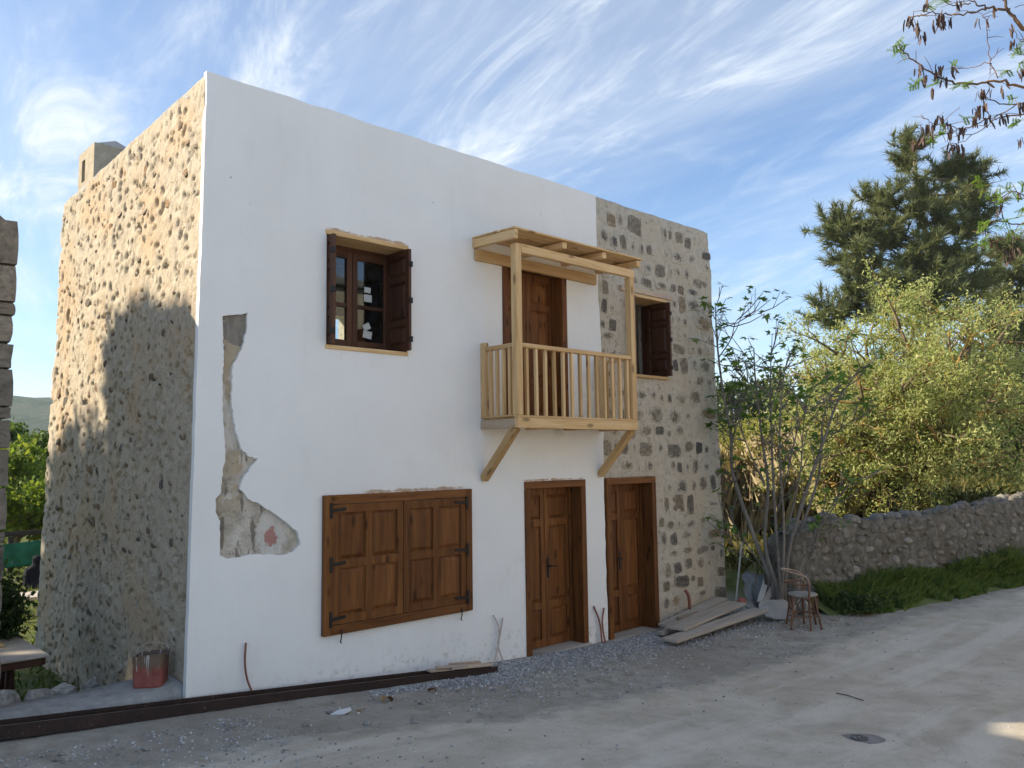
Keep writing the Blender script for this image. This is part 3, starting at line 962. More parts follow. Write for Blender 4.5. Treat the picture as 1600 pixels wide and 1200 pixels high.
# coping of rough mortar on the parapet
def coping(name, p, q, w, mat, seed):
    p, q = Vector(p), Vector(q); d = (q - p); L = d.length; t = d.normalized(); n = Vector((-t.y, t.x, 0))
    us = np.linspace(0, L, int(L / 0.08)); prof = [(-.5, -.05), (-.5, .012), (-.3, .030), (.1, .035), (.5, .02), (.5, -.05)]
    V, Fc = [], []
    for i, u in enumerate(us):
        for j, (a, b) in enumerate(prof):
            jx = 0.012 * float(fbm(u * 5, j * 3.1, 2, seed)); jz = 0.012 * float(fbm(u * 5, j * 2.3 + 9, 2, seed + 1))
            pt = p + t * u + n * (a * w + jx) + Vector((0, 0, b + jz)); V.append(tuple(pt))
    m = len(prof)
    for i in range(len(us) - 1):
        for j in range(m - 1):
            Fc.append((i * m + j, (i + 1) * m + j, (i + 1) * m + j + 1, i * m + j + 1))
    Fc.append(tuple(range(m))); Fc.append(tuple(range((len(us) - 1) * m, len(us) * m))[::-1])
    return solid(name, V, Fc, mat, house, True)
coping('side_coping', (0.30, 0.03, 5.565), (0.30, 4.46, 5.425), 0.42, M_CONCRETE, 81)
coping('front_coping', (0.32, 0.22, 5.565), (5.50, 0.22, 5.57), 0.42, M_WHITE, 83)
coping('stone_coping', (5.50, 0.23, 5.575), (8.29, 0.23, 5.585), 0.44, M_FRONTMORTAR, 85)

# chimney on the roof corner
ch = MB()
cx0, cx1, cy0, cy1, cz0, cz1 = 0.30, 0.82, 4.02, 4.68, 5.15, 6.20
w_ = 0.085
ch.box(cx0, cx1, cy0, cy0 + w_, cz0, cz1); ch.box(cx0, cx1, cy1 - w_, cy1, cz0, cz1)
ch.box(cx1 - w_, cx1, cy0 + w_, cy1 - w_, cz0, cz1)
yA, yB = cy0 + w_, cy1 - w_
sl = (4.39, 4.53)
ch.box(cx0, cx0 + w_, yA, sl[0], cz0, cz1); ch.box(cx0, cx0 + w_, sl[1], yB, cz0, cz1)
ch.box(cx0, cx0 + w_, sl[0], sl[1], cz0, 5.78); ch.box(cx0, cx0 + w_, sl[0], sl[1], 6.08, cz1)
chim = ch.build('chimney', m_mortar('chimney_render', (0.42, 0.36, 0.27), (0.33, 0.28, 0.21), (0.50, 0.44, 0.34), spots=False), house)
tag(chim, 'square rendered chimney with a slot in its side')
apex = ((cx0 + cx1) / 2 + .10, (cy0 + cy1) / 2, cz1 + 0.21)
cp = [(cx0 + .02, cy0 + .02, cz1), (cx1 - .02, cy0 + .02, cz1), (cx1 - .02, cy1 - .02, cz1), (cx0 + .02, cy1 - .02, cz1), apex]
solid('chimney_cap', cp, [(0, 1, 4), (1, 2, 4), (2, 3, 4), (3, 0, 4), (3, 2, 1, 0)], M_CONCRETE, chim)

# ---- joinery
def raised_panel(name, x0, x1, z0, z1, y, mat, parent, flip=1, depth=0.014):
    """a fielded panel: bevelled border round a raised field, in the XZ plane facing -y"""
    b = min(0.045, 0.3 * min(x1 - x0, z1 - z0))
    c = Vector(((x0 + x1) / 2, y, (z0 + z1) / 2)); hx, hz = (x1 - x0) / 2, (z1 - z0) / 2
    V = []
    for (k, dy_) in ((0.0, 0.0), (0.010, 0.006), (b, -depth), (b + .004, -depth - .001)):
        for sx, sz in ((-1, -1), (1, -1), (1, 1), (-1, 1)):
            V.append((sx * (hx - k), dy_, sz * (hz - k)))
    Fc = []
    for j in range(3):
        for i in range(4):
            k = (i + 1) % 4
            Fc.append((j * 4 + i, j * 4 + k, (j + 1) * 4 + k, (j + 1) * 4 + i))
    Fc.append((12, 13, 14, 15))
    return obj(name, mesh_data(name, V, Fc, mat), parent, c)

def leaf(x0, x1, z0, z1, y0, y1, cols, rows, mat, parent, stile=0.085, rail=0.10, name='leaf'):
    """a framed leaf: stiles and rails as one piece, its fielded panels as pieces of their own; rows = heights bottom to top"""
    mb = MB()
    W, H = x1 - x0, z1 - z0
    cxs = [x0]
    cw = (W - stile * (cols + 1)) / cols
    xs_ = [(x0 + stile + i * (cw + stile), x0 + stile + i * (cw + stile) + cw) for i in range(cols)]
    tot = sum(rows); ph = (H - rail * (len(rows) + 1)) / tot
    z = z0; zs_ = []
    for h in rows:
        zs_.append((z + rail, z + rail + h * ph)); z = z + rail + h * ph
    c = Vector(((x0 + x1) / 2, (y0 + y1) / 2, (z0 + z1) / 2))
    def B(a, b, e, f): mb.box(a - c.x, b - c.x, y0 - c.y, y1 - c.y, e - c.z, f - c.z)
    B(x0, x0 + stile, z0, z1); B(x1 - stile, x1, z0, z1)
    for i in range(cols - 1): B(xs_[i][1], xs_[i + 1][0], z0, z1)
    prev = z0
    for (a, b) in zs_ + [(z1, z1)]:
        for (xa, xb) in xs_: B(xa, xb, prev, a)
        prev = b
    me = mesh_data(name, [tuple(v) for v in mb.v], mb.f, mat)
    lf = obj(name, me, parent, c)
    for (xa, xb) in xs_:
        for (za, zb) in zs_:
            raised_panel('panel', xa - .002, xb + .002, za - .002, zb + .002, y0 + 0.017, mat, parent)
    return lf

def door(rc, recess, fw, handle, mat, lab, step=True):
    x0, x1, z0, z1 = rc
    zb = z0 + 0.06
    fr = MB()
    yo = -0.055
    c = Vector(((x0 + x1) / 2, 0, z0))
    # casing proud of the wall, then lining running back to the leaves
    jb = bar('door', x0 - .005, x0 + fw, yo, recess + .03, z0 - .04, z1 - fw, 'z', mat, house, .006)
    tag(jb, lab)
    bar('jamb', x1 - fw, x1 + .005, yo, recess + .03, z0 - .04, z1 - fw, 'z', mat, jb, .006)
    bar('head', x0 - .005, x1 + .005, yo, recess + .03, z1 - fw, z1 + .004, 'x', mat, jb, .006)
    bar('stop', x0 + fw, x0 + fw + .02, recess - .03, recess, zb, z1 - fw, 'z', mat, jb, .003)
    bar('stop', x1 - fw - .02, x1 - fw, recess - .03, recess, zb, z1 - fw, 'z', mat, jb, .003)
    xm = (x0 + x1) / 2
    leaf(x0 + fw + .003, xm - .003, zb, z1 - fw - .005, recess, recess + .045, 1, (0.95, 2.4, 0.78), mat, jb, .07, .09)
    leaf(xm + .003, x1 - fw - .003, zb, z1 - fw - .005, recess, recess + .045, 1, (0.95, 2.4, 0.78), mat, jb, .07, .09)
    if handle:
        hx = xm + (.045 if handle == 'right' else -.04)
        zc_ = z0 + 1.02
        pl = bar('handle_plate', hx - .016, hx + .016, recess - .010, recess - .001, zc_ - .13, zc_ + .12, 'z', M_IRON, jb, .004)
        mb = MB()
        mb.tube([(hx, recess - .005, zc_ + .02), (hx, recess - .055, zc_ + .02)], .009, 8)
        s = 1 if handle == 'right' else -1
        mb.tube(smooth_path([(hx, recess - .055, zc_ + .02), (hx + s * .05, recess - .06, zc_ + .022), (hx + s * .12, recess - .055, zc_ + .014)]), .008, 8)
        mb.build('lever', M_IRON, jb, True)
        mb = MB(); mb.tube([(hx, recess - .005, zc_ - .075), (hx, recess - .016, zc_ - .075)], .011, 10); mb.build('keyhole', M_IRON, jb)
    bar('threshold', x0 + .01, x1 + .005, -.10 if step else -0.03, recess + .05, z0 - .06, zb - .006, 'x', M_GREYPLANK if step else mat, jb, .005)
    return jb

door(DOOR1, 0.17, 0.085, 'right', M_WALNUT, 'walnut stained double door with black lever handle, under the balcony')
door(DOOR2, 0.17, 0.085, 'left', M_WALNUT, 'walnut stained double door at the edge of the bare stone')
door(DOORB, 0.13, 0.085, None, M_WALNUT, 'walnut stained double door opening onto the balcony', step=False)
# door backs so that no light leaks into the rooms
for rc in (DOOR1, DOOR2, DOORB):
    pass

# big closed shutter
x0, x1, z0, z1 = SHUT
sh = bar('shutter_window', x0, x0 + .085, -.085, -.012, z0, z1, 'z', M_WALNUT, house, .005)
tag(sh, 'wide closed shutter pair with eight panels and black hinges')
bar('frame_stile', x1 - .085, x1, -.085, -.012, z0, z1, 'z', M_WALNUT, sh, .005)
bar('frame_rail', x0 + .0855, x1 - .0855, -.085, -.012, z1 - .09, z1, 'x', M_WALNUT, sh, .005)
bar('frame_rail', x0 + .0855, x1 - .0855, -.085, -.012, z0, z0 + .09, 'x', M_WALNUT, sh, .005)
xm = (x0 + x1) / 2
for (a, b) in ((x0 + .09, xm - .004), (xm + .004, x1 - .09)):
    leaf(a, b, z0 + .095, z1 - .095, -.074, -.030, 2, (1, 1), M_WALNUT, sh, .07, .08)
for (hx, s) in ((x0 + .075, 1), (x1 - .075, -1)):
    for hz in (z0 + .15, (z0 + z1) / 2, z1 - .15):
        hg = bar('hinge', hx - .016, hx + .016, -.094, -.0855, hz - .075, hz + .075, 'z', M_IRON, sh, .003)
        beam('hinge_strap', (hx + s * .01, -.093, hz + .0), (hx + s * .17, -.083, hz + .012), .03, .007, M_IRON, hg, (0, 1, 0), .002)
for hx in (x0 + .19, x1 - .17):
    mb = MB()
    mb.tube(smooth_path([(hx, -.087, z0 + .05), (hx, -.097, z0 + .02), (hx, -.092, z0 - .03), (hx + .002, -.075, z0 - .075), (hx + .014, -.075, z0 - .088)], 5), .006, 6)
    mb.build('hook', M_IRON, sh, True)

# casement windows with opened shutters
def m_glass():
    k = Mat('window_glass', 0.03, 0.5)
    k.color((0.75, 0.85, 0.9))
    k.b.inputs['Transmission Weight'].default_value = 0.0
    nt_ = k.nt
    tr = nt_.nodes.new('ShaderNodeBsdfTransparent'); tr.inputs[0].default_value = (0.80, 0.87, 0.90, 1)
    gl = N(nt_, 'ShaderNodeBsdfGlossy', inp={'Roughness': 0.02})
    fr = N(nt_, 'ShaderNodeFresnel', inp={'IOR': 1.52})
    mx = nt_.nodes.new('ShaderNodeMixShader')
    k.link(fr.outputs[0], mx.inputs[0]); k.link(tr.outputs[0], mx.inputs[1]); k.link(gl.outputs[0], mx.inputs[2])
    out = [x for x in nt_.nodes if x.type == 'OUTPUT_MATERIAL'][0]
    k.link(mx.outputs[0], out.inputs[0])
    return k.m
M_GLASS = m_glass()
M_PAPER = m_plain('paper_sticker', (0.55, 0.58, 0.58), 0.7, 0.2, var=0.05)

def window(rc, lab, glazed, protrude):
    x0, x1, z0, z1 = rc
    ws = bar('window', x0 - .012, x1 + .012, -.050, .30, z1 - .035, z1 + .012, 'x', M_PINEWOOD, house, .004)
    tag(ws, lab)
    bar('sill', x0 - .012, x1 + .004, -.052, .30, z0 - .025, z0 + .016, 'x', M_PINEWOOD, ws, .004)
    bar('lining', x0 - .003, x0 + .022, -.034, .40, z0 + .016, z1 - .035, 'z', M_WALNUT_D, ws, .002)
    bar('lining', x1 - .022, x1 + .003, -.034, .40, z0 + .016, z1 - .035, 'z', M_WALNUT_D, ws, .002)
    yi = .27
    a, b, zb, zt = x0 + .022, x1 - .022, z0 + .016, z1 - .035
    if glazed:
        bar('frame_rail', a, b, yi, yi + .06, zt - .05, zt, 'x', M_WALNUT_D, ws, .003)
        bar('frame_rail', a, b, yi, yi + .06, zb, zb + .05, 'x', M_WALNUT_D, ws, .003)
        xm_ = (a + b) / 2
        for (p, q) in ((a, xm_ - .002), (xm_ + .002, b)):
            cs = bar('casement', p, p + .065, yi, yi + .055, zb + .05, zt - .05, 'z', M_WALNUT_D, ws, .004)
            bar('casement_stile', q - .065, q, yi, yi + .055, zb + .05, zt - .05, 'z', M_WALNUT_D, ws, .004)
            bar('casement_rail', p + .0655, q - .0655, yi, yi + .055, zt - .12, zt - .05, 'x', M_WALNUT_D, ws, .004)
            bar('casement_rail', p + .0655, q - .0655, yi, yi + .055, zb + .05, zb + .12, 'x', M_WALNUT_D, ws, .004)
            zm = zb + (zt - zb) * .44
            bar('glazing_bar', p + .0655, q - .0655, yi + .005, yi + .05, zm - .02, zm + .02, 'x', M_WALNUT_D, ws, .003)
            for (e, f) in ((zb + .12, zm - .02), (zm + .02, zt - .12)):
                bar('pane', p + .065, q - .065, yi + .024, yi + .029, e, f, 'z', M_GLASS, ws, 0)
        # maker's stickers left on the right hand panes
        for (sx, sz, w, h, t) in ((xm_ + .165, zm + .17, .08, .06, .05), (xm_ + .16, zm + .07, .10, .08, .02), (xm_ + .15, zm - .24, .09, .07, -.5), (xm_ + .15, zm - .33, .11, .08, .15)):
            bar('sticker', sx, sx + w, yi + .0205, yi + .0225, sz, sz + h, 'z', M_PAPER, ws, 0, tilt=Matrix.Rotation(t, 3, 'Y'))
    # two shutters folded out at right angles
    for (xx, s) in ((x0 + .030, -1), (x1 - .034, 1)):
        w = .43
        H = zt - zb - .02
        lf = leaf(-w / 2, w / 2, 0, H, -.018, .018, 1, (0.75, 1.5, 0.75), M_WALNUT_D, None, .06, .07, name='shutter')
        kids = [o_ for o_ in COL.objects if o_.name.startswith('panel') and o_.parent is None]
        rot = Matrix.Rotation(math.radians(-90 if s > 0 else -90), 4, 'Z')
        tm = Matrix.Translation(Vector((xx, -protrude + w / 2, zb + .01))) @ rot
        for o_ in [lf] + kids:
            m_ = tm @ Matrix.LocRotScale(o_.location, o_.rotation_euler, o_.scale)
            o_.location = m_.to_translation(); o_.rotation_euler = m_.to_euler()
            place(o_, ws)
        for hz in (.12, .5, .86):
            bar('hinge', xx - .02 - (.012 if s < 0 else -.012), xx + .02 - (.012 if s < 0 else -.012), -protrude - .012, -protrude + .03, zb + H * hz - .03, zb + H * hz + .03, 'z', M_IRON, ws, .003)
    return ws
window(WIN1, 'shuttered casement window with stickers on its panes, in the white wall', True, .135)
window(WIN2, 'dark open window with folded shutters, in the bare stone', False, .135)

# reed of pale boards above and below the stone window
bar('lintel_board', 6.00, 7.22, -.036, .04, 4.365, 4.44, 'x', M_OLDPINE, house, .006)

# ---- balcony
bal = bar('balcony', 3.36, 5.50, -.655, -.60, 2.37, 2.485, 'x', M_PINEWOOD, house, .005)
tag(bal, 'raw pine balcony with railing, two front posts and a plank roof')
bar('side_joist', 3.36, 3.41, -.5995, -.03, 2.375, 2.475, 'y', M_OLDPINE, bal)
bar('side_joist', 5.45, 5.50, -.5995, -.03, 2.375, 2.475, 'y', M_PINEWOOD, bal)
bar('joist', 4.08, 4.13, -.5995, -.03, 2.375, 2.455, 'y', M_PINEWOOD, bal)
bar('joist', 4.76, 4.81, -.5995, -.03, 2.375, 2.455, 'y', M_PINEWOOD, bal)
yb = -.60
while yb < -.05:
    bar('floor_board', 3.415, 5.445, yb + .004, min(yb + .112, -.03), 2.4755, 2.497, 'x', M_PINEWOOD, bal, .002)
    yb += .114
bar('bottom_rail', 3.36, 5.50, -.650, -.585, 2.4865, 2.512, 'x', M_PINEWOOD, bal)
bar('bottom_rail', 3.365, 3.415, -.584, -.03, 2.4985, 2.520, 'y', M_PINEWOOD, bal)
bar('bottom_rail', 5.445, 5.495, -.584, -.03, 2.4985, 2.520, 'y', M_PINEWOOD, bal)
# posts
bar('post', 3.365, 3.455, -.655, -.565, 2.5125, 4.452, 'z', M_PINEWOOD, bal, .006)
bar('post', 5.405, 5.495, -.655, -.565, 2.5125, 4.352, 'z', M_PINEWOOD, bal, .006)
bar('wall_post', 3.365, 3.425, -.115, -.035, 2.5205, 3.375, 'z', M_PINEWOOD, bal, .005)
bar('wall_post', 5.435, 5.495, -.115, -.035, 2.5205, 3.375, 'z', M_PINEWOOD, bal, .005)
# hand rails
bar('hand_rail', 3.4555, 5.4045, -.645, -.575, 3.275, 3.325, 'x', M_PINEWOOD, bal, .008)
bar('hand_rail', 3.37, 3.43, -.5645, -.1155, 3.275, 3.325, 'y', M_PINEWOOD, bal, .008)
bar('hand_rail', 5.43, 5.49, -.5645, -.1155, 3.275, 3.325, 'y', M_PINEWOOD, bal, .008)
nb_ = 13
for i in range(nb_):
    xx = 3.4555 + (5.4045 - 3.4555) * (i + .62) / nb_
    bar('baluster', xx - .019, xx + .019, -.632, -.594, 2.5125, 3.2745, 'z', M_PINEWOOD, bal, .003, tilt=Matrix.Rotation(random.uniform(-.006, .006), 3, 'Y'))
for i in range(4):
    yy = -.5 + .105 * i
    bar('baluster', 3.38, 3.418, yy - .019, yy + .019, 2.5205, 3.2745, 'z', M_PINEWOOD, bal, .003)
    bar('baluster', 5.442, 5.48, yy - .019, yy + .019, 2.5205, 3.2745, 'z', M_PINEWOOD, bal, .003)
# roof: wall plate, front beam between the posts, rafters, boards
bar('wall_plate', 3.28, 5.42, -.085, -.035, 4.345, 4.475, 'x', M_PINEWOOD, bal, .004)
bar('front_beam', 3.4555, 5.50, -.655, -.595, 4.352, 4.455, 'x', M_PINEWOOD, bal, .004)
for i, xx in enumerate((3.29, 4.08, 4.80, 5.48)):
    beam('rafter', (xx, -.03, 4.545), (xx, -.745, 4.520), .075 if i else .06,   .105 if i == 0 else .072, M_PINEWOOD, bal, (0, 0, 1), .004)
yb = -.755
while yb < -.05:
    zc_ = 4.590 - .0 + (yb + .4) * .035
    bar('roof_board', 3.25, 5.555, yb, min(yb + .140, -.032), zc_, zc_ + .020, 'x', M_PINEWOOD, bal, .003)
    yb += .1425
beam('bracket', (3.40, -.035, 1.80), (3.40, -.585, 2.375), .075, .095, M_PINEWOOD, bal, (1, 0, 0), .004)
beam('bracket', (5.455, -.035, 1.80), (5.455, -.585, 2.375), .075, .095, M_PINEWOOD, bal, (1, 0, 0), .004)

# ================================================================== THINGS AGAINST THE HOUSE
# concrete strip beside the house, dark steel beam lying before it
us = np.linspace(-4.2, 0.03, 70); prof = [(0.02, -.30), (0.015, .02), (0.05, .105), (0.25, .125), (0.45, .125), (0.64, .11), (0.66, -.6)]
V = []
for u in us:
    for j, (y, z) in enumerate(prof):
        V.append((u, y + .015 * float(fbm(u * 3, j * 2.1, 3, 91)), z + .012 * float(fbm(u * 4, j * 1.7, 3, 92)) + (0.03 * max(0, 1 + u / 0.5) if 0 < j < 6 else 0)))
Fc = [(i * 7 + j, (i + 1) * 7 + j, (i + 1) * 7 + j + 1, i * 7 + j + 1) for i in range(69) for j in range(6)] + [tuple(range(7))[::-1], tuple(range(69 * 7, 70 * 7))]
tag(solid('concrete_ledge', V, Fc, M_CONCRETE, None, True), 'pale grey poured concrete ledge at the foot of the side wall', 'ledge')

def m_rust():
    k = Mat('brown_primer_steel', 0.55, 0.4)
    n = k.noise(k.coords(), 6, 6, 0.65); sp = k.noise(k.coords((1, 1, 1)), 40, 4, 0.7)
    col = k.ramp(n, [(0.3, (0.014, 0.008, 0.007)), (0.6, (0.032, 0.015, 0.012)), (0.8, (0.06, 0.032, 0.022))])
    col = k.mix(k.range(sp, 0.62, 0.72, 0, .6), col, (0.25, 0.2, 0.15))
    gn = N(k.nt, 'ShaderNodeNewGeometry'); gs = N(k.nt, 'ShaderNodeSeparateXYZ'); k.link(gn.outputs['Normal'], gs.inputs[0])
    col = k.mix(k.math('MULTIPLY', k.range(gs.outputs[2], .6, .9), k.range(n, .3, .55, .35, .9)), col, (0.20, 0.165, 0.13))  # upward faces tinted paler: dust tone doubling as a painted edge highlight
    k.color(col); k.bump(sp, .3, .004)
    return k.m
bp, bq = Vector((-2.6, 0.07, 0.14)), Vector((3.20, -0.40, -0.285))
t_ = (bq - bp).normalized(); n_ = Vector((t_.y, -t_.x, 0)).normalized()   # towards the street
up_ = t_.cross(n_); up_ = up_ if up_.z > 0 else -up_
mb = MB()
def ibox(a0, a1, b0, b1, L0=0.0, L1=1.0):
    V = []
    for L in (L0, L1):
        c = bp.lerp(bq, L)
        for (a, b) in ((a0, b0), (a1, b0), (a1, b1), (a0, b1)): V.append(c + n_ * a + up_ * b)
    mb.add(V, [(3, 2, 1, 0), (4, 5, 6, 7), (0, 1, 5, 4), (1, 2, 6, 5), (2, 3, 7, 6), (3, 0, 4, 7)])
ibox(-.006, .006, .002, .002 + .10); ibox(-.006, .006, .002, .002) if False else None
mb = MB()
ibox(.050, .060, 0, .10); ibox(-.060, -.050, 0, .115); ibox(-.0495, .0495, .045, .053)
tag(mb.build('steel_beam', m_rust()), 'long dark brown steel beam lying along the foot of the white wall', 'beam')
fb = [('leg', 0)]
# scraps of board resting on the beam end
for i, (t0, t1, off, w, h, lab) in enumerate(((.855, .905, -.01, .09, .022, 'short pale board scrap nearest the upper flange on the steel beam'), (.895, .985, .035, .08, .025, 'long board scrap laid over the right end of the steel beam'), (.905, .97, -.05, .06, .03, 'narrow board scrap against the wall behind the steel beam end'), (.865, .93, .045, .05, .018, 'thin splintered lath on the front flange of the steel beam'))):
    a = bp.lerp(bq, t0) + n_ * off + up_ * (.118 + .012 * i); b = bp.lerp(bq, t1) + n_ * (off + .01) + up_ * (.116 + .010 * i)
    tag(beam('board_scrap', a, b, w, h, M_OLDPINE, None), lab, 'board', 'board scraps on the steel beam')

# paint bucket on the ledge
def m_bucket():
    k = Mat('paint_stained_tin', 0.6, 0.35)
    v = k.coords()
    sp = N(k.nt, 'ShaderNodeSeparateXYZ'); k.link(v, sp.inputs[0])
    n = k.noise(k.coords((1, 1, 0.12)), 26, 5, 0.65)
    n2 = k.noise(v, 14, 5, 0.65)
    hgt = k.math('ADD', sp.outputs[2], k.math('MULTIPLY', k.math('SUBTRACT', n, 0.5), 0.16))
    col = k.ramp(n2, [(0.3, (0.13, 0.085, 0.055)), (0.7, (0.22, 0.155, 0.11))])
    col = k.mix(k.range(hgt, 0.13, 0.21, 1, 0), col, k.ramp(n2, [(0.3, (0.20, 0.05, 0.04)), (0.7, (0.34, 0.11, 0.085))]))
    drip = k.range(k.math('ADD', k.noise(k.coords((1, 1, 0.06)), 34, 3), k.math('MULTIPLY', sp.outputs[2], 0.55)), 0.70, 0.76)
    col = k.mix(k.math('MULTIPLY', drip, 0.8), col, (0.62, 0.60, 0.57))
    k.color(col); k.bump(n2, .3, .004)
    return k.m
M_BUCKET = m_bucket()
bk = empty('paint_bucket', (-0.165, 0.285, 0.135), 'square tin paint bucket stained red below with white drips, on the ledge', 'bucket')
def rrect(hx, hy, r, n=5):
    o_ = []
    for (sx, sy, a0) in ((1, 1, 0), (-1, 1, 90), (-1, -1, 180), (1, -1, 270)):
        for i in range(n):
            th = math.radians(a0 + 90 * i / (n - 1))
            o_.append((sx * (hx - r) + r * math.cos(th), sy * (hy - r) + r * math.sin(th)))
    return o_
loops = [(.118, .10, 0.0), (.122, .104, .012), (.126, .108, .26), (.131, .113, .262), (.131, .113, .272), (.124, .106, .272), (.120, .102, .02)]
V, Fc = [], []
for (hx, hy, z) in loops:
    for (x, y) in rrect(hx, hy, .04): V.append((x, y, z + (0.012 * x / .12 if z > .2 else 0)))
n4 = 20
for j in range(len(loops) - 1):
    for i in range(n4):
        k2 = (i + 1) % n4
        Fc.append((j * n4 + i, j * n4 + k2, (j + 1) * n4 + k2, (j + 1) * n4 + i))
Fc.append(tuple(range(n4))[::-1]); Fc.append(tuple(range(6 * n4, 7 * n4)))
b1 = obj('tin', mesh_data('tin', V, Fc, M_BUCKET, False), None, (0, 0, 0)); b1.parent = bk
mb = MB(); mb.tube(smooth_path([(-.125, 0, .25), (-.115, .02, .31), (-.03, .05, .345), (.07, .07, .335), (.128, .05, .30), (.127, 0, .25)], 6), .0022, 6)
b2 = mb.build('handle', m_plain('grey_wire', (0.45, 0.45, 0.44), .5, .4), None, True); b2.parent = bk
bk.rotation_euler = (0, 0, math.radians(-38))

# electrical conduits standing out of the ground
M_COND = m_plain('red_corrugated_conduit', (0.24, 0.09, 0.065), 0.6, .3)
M_CONDG = m_plain('splashed_conduit', (0.50, 0.42, 0.39), 0.6, .3, var=.3)
def conduit(pts, r, name, lab, mat, group=None):
    path = smooth_path(pts, 14)
    rr = [r * (1 + .12 * (i % 2)) for i in range(len(path))]
    V, Fc = tube_arrays(path, rr, 7)
    return tag(solid(name, [tuple(v) for v in V], Fc, mat, None, True), lab, 'conduit', group)
Y0 = -.06
conduit([(0.53, Y0, .43), (0.52, Y0 - .01, .26), (0.54, Y0 - .03, .10), (0.62, Y0 - .06, -.10)], .0085, 'conduit', 'single bent conduit end rising behind the steel beam', M_COND)
conduit([(3.50, Y0, .26), (3.565, Y0 - .02, .11), (3.53, Y0 - .04, -.10), (3.40, Y0 - .07, -.32)], .0085, 'conduit', 'pale splashed conduit crossing to the left between the shutter and the first door', M_CONDG, 'conduits between the shutter and the doors')
conduit([(3.65, Y0, .21), (3.585, Y0 - .02, .04), (3.555, Y0 - .02, -.10), (3.63, Y0 - .07, -.36)], .0085, 'conduit', 'pale splashed conduit crossing to the right between the shutter and the first door', M_CONDG, 'conduits between the shutter and the doors')
conduit([(5.24, Y0, .13), (5.33, Y0 - .02, -.10), (5.345, Y0 - .04, -.42)], .011, 'conduit', 'taller red conduit on the white strip between the two street doors', M_COND, 'conduits between the street doors')
conduit([(5.44, Y0, .08), (5.365, Y0 - .03, -.11), (5.40, Y0 - .06, -.44)], .011, 'conduit', 'shorter red conduit on the white strip between the two street doors', M_COND, 'conduits between the street doors')
conduit([(7.21, -.10, .10), (7.28, -.11, -.02), (7.31, -.11, -.42)], .022, 'conduit', 'thick brick red pipe stub before the bare stone, behind the planks', M_COND)

# planks on the ground in front of the stone corner
def plank(a, b, w, h, lab, up=(0, 0, 1)):
    return tag(beam('plank', a, b, w, h, M_GREYPLANK, None, up, .004), lab, 'plank', 'weathered planks in front of the stone corner')
plank((5.82, -.80, -.285), (8.06, -.80, -.205), .24, .04, 'long weathered plank lowest and nearest the road')
plank((6.22, -.60, -.225), (8.02, -.44, -.14), .30, .035, 'broad weathered plank on top of the pile by the stone corner')
plank((6.48, -.26, -.27), (8.10, -.13, -.12), .22, .035, 'weathered plank closest to the stone wall, behind the broad one')
plank((6.15, -.42, -.30), (6.75, -.35, -.30), .10, .05, 'short dark offcut under the plank pile beside the second door')
plank((6.72, -.30, -.2), (7.12, -.36, -.17), .06, .03, 'small reddish offcut lying on the back plank at the pipe stub')

# ---- ground litter
M_ROCK = m_stone('pale_rock', [(0.38, 0.36, 0.33), (0.30, 0.28, 0.25), (0.45, 0.43, 0.40)], (0.36, 0.34, 0.31), edge=(1.5, 2.0))
def rock_mesh(seed, mat, sub=1):
    bm = bmesh.new(); bmesh.ops.create_icosphere(bm, subdivisions=sub, radius=1)
    r = random.Random(seed)
    for v in bm.verts: v.co *= r.uniform(.72, 1.12)
    me = bpy.data.meshes.new('rock'); bm.to_mesh(me); bm.free(); me.materials.append(mat)
    return me
ROCKS = [rock_mesh(300 + i, M_ROCK) for i in range(8)]
pv0 = np.array([v.co[:] for v in rock_mesh(1, M_ROCK).vertices]); 
def gravel(name, n, sampler, smin, smax, mat, lab, seed):
    r = np.random.default_rng(seed)
    base = []
    for q in range(6):
        bm = bmesh.new(); bmesh.ops.create_cube(bm, size=1.3)
        rr = random.Random(seed + q)
        for v in bm.verts: v.co = Vector((v.co.x * rr.uniform(.7, 1.2), v.co.y * rr.uniform(.7, 1.2), v.co.z * rr.uniform(.6, 1.0)))
        bm.verts.ensure_lookup_table()
        base.append((np.array([v.co[:] for v in bm.verts]), np.array([[v.index for v in f.verts] for f in bm.faces])))
        bm.free()
    VV, FF = [], []; off = 0
    for i in range(n):
        x, y = sampler(r)
        s = smin + (smax - smin) * r.random() ** 2.2
        bv, bf = base[i % 6]
        R_ = np.array(Matrix.Rotation(r.uniform(0, 6.28), 3, Vector(r.normal(size=3)).normalized()))
        z = road_z(x, y)
        VV.append((bv * s * np.array([1, 1, .75])) @ R_.T + np.array([x, y, z + s * .16])); FF.append(bf + off); off += 8
    return tag(solid(name, np.concatenate(VV), np.concatenate(FF), mat), lab, 'gravel', kind='stuff')
def m_gravel():
    k = Mat('blue_grey_gravel', 0.85, 0.2)
    col = k.ramp(k.island(), [(0, (0.20, 0.202, 0.20)), (.4, (0.34, 0.34, 0.335)), (.75, (0.45, 0.445, 0.43)), (1, (0.64, 0.63, 0.61))])
    k.color(col)
    return k.m
M_GRAVEL = m_gravel()
def s_bank(r):
    while True:
        x = r.uniform(1.6, 8.2)
        w = np.interp(x, [1.6, 2.5, 3.3, 4.2, 6, 7.5, 8.2], [.10, .25, .55, .55, .62, .80, .4])
        lo = np.interp(x, [1.6, 3.15, 3.3, 4.0, 5.2, 8.2], [-.40, -.48, -.05, -.12, -.12, -.25])
        y = lo - abs(r.normal()) * w * .6
        if y > -1.9: return x, y
gravel('gravel_bank', 11000, s_bank, .007, .019, M_GRAVEL, 'loose blue grey gravel heaped along the doors', 71)
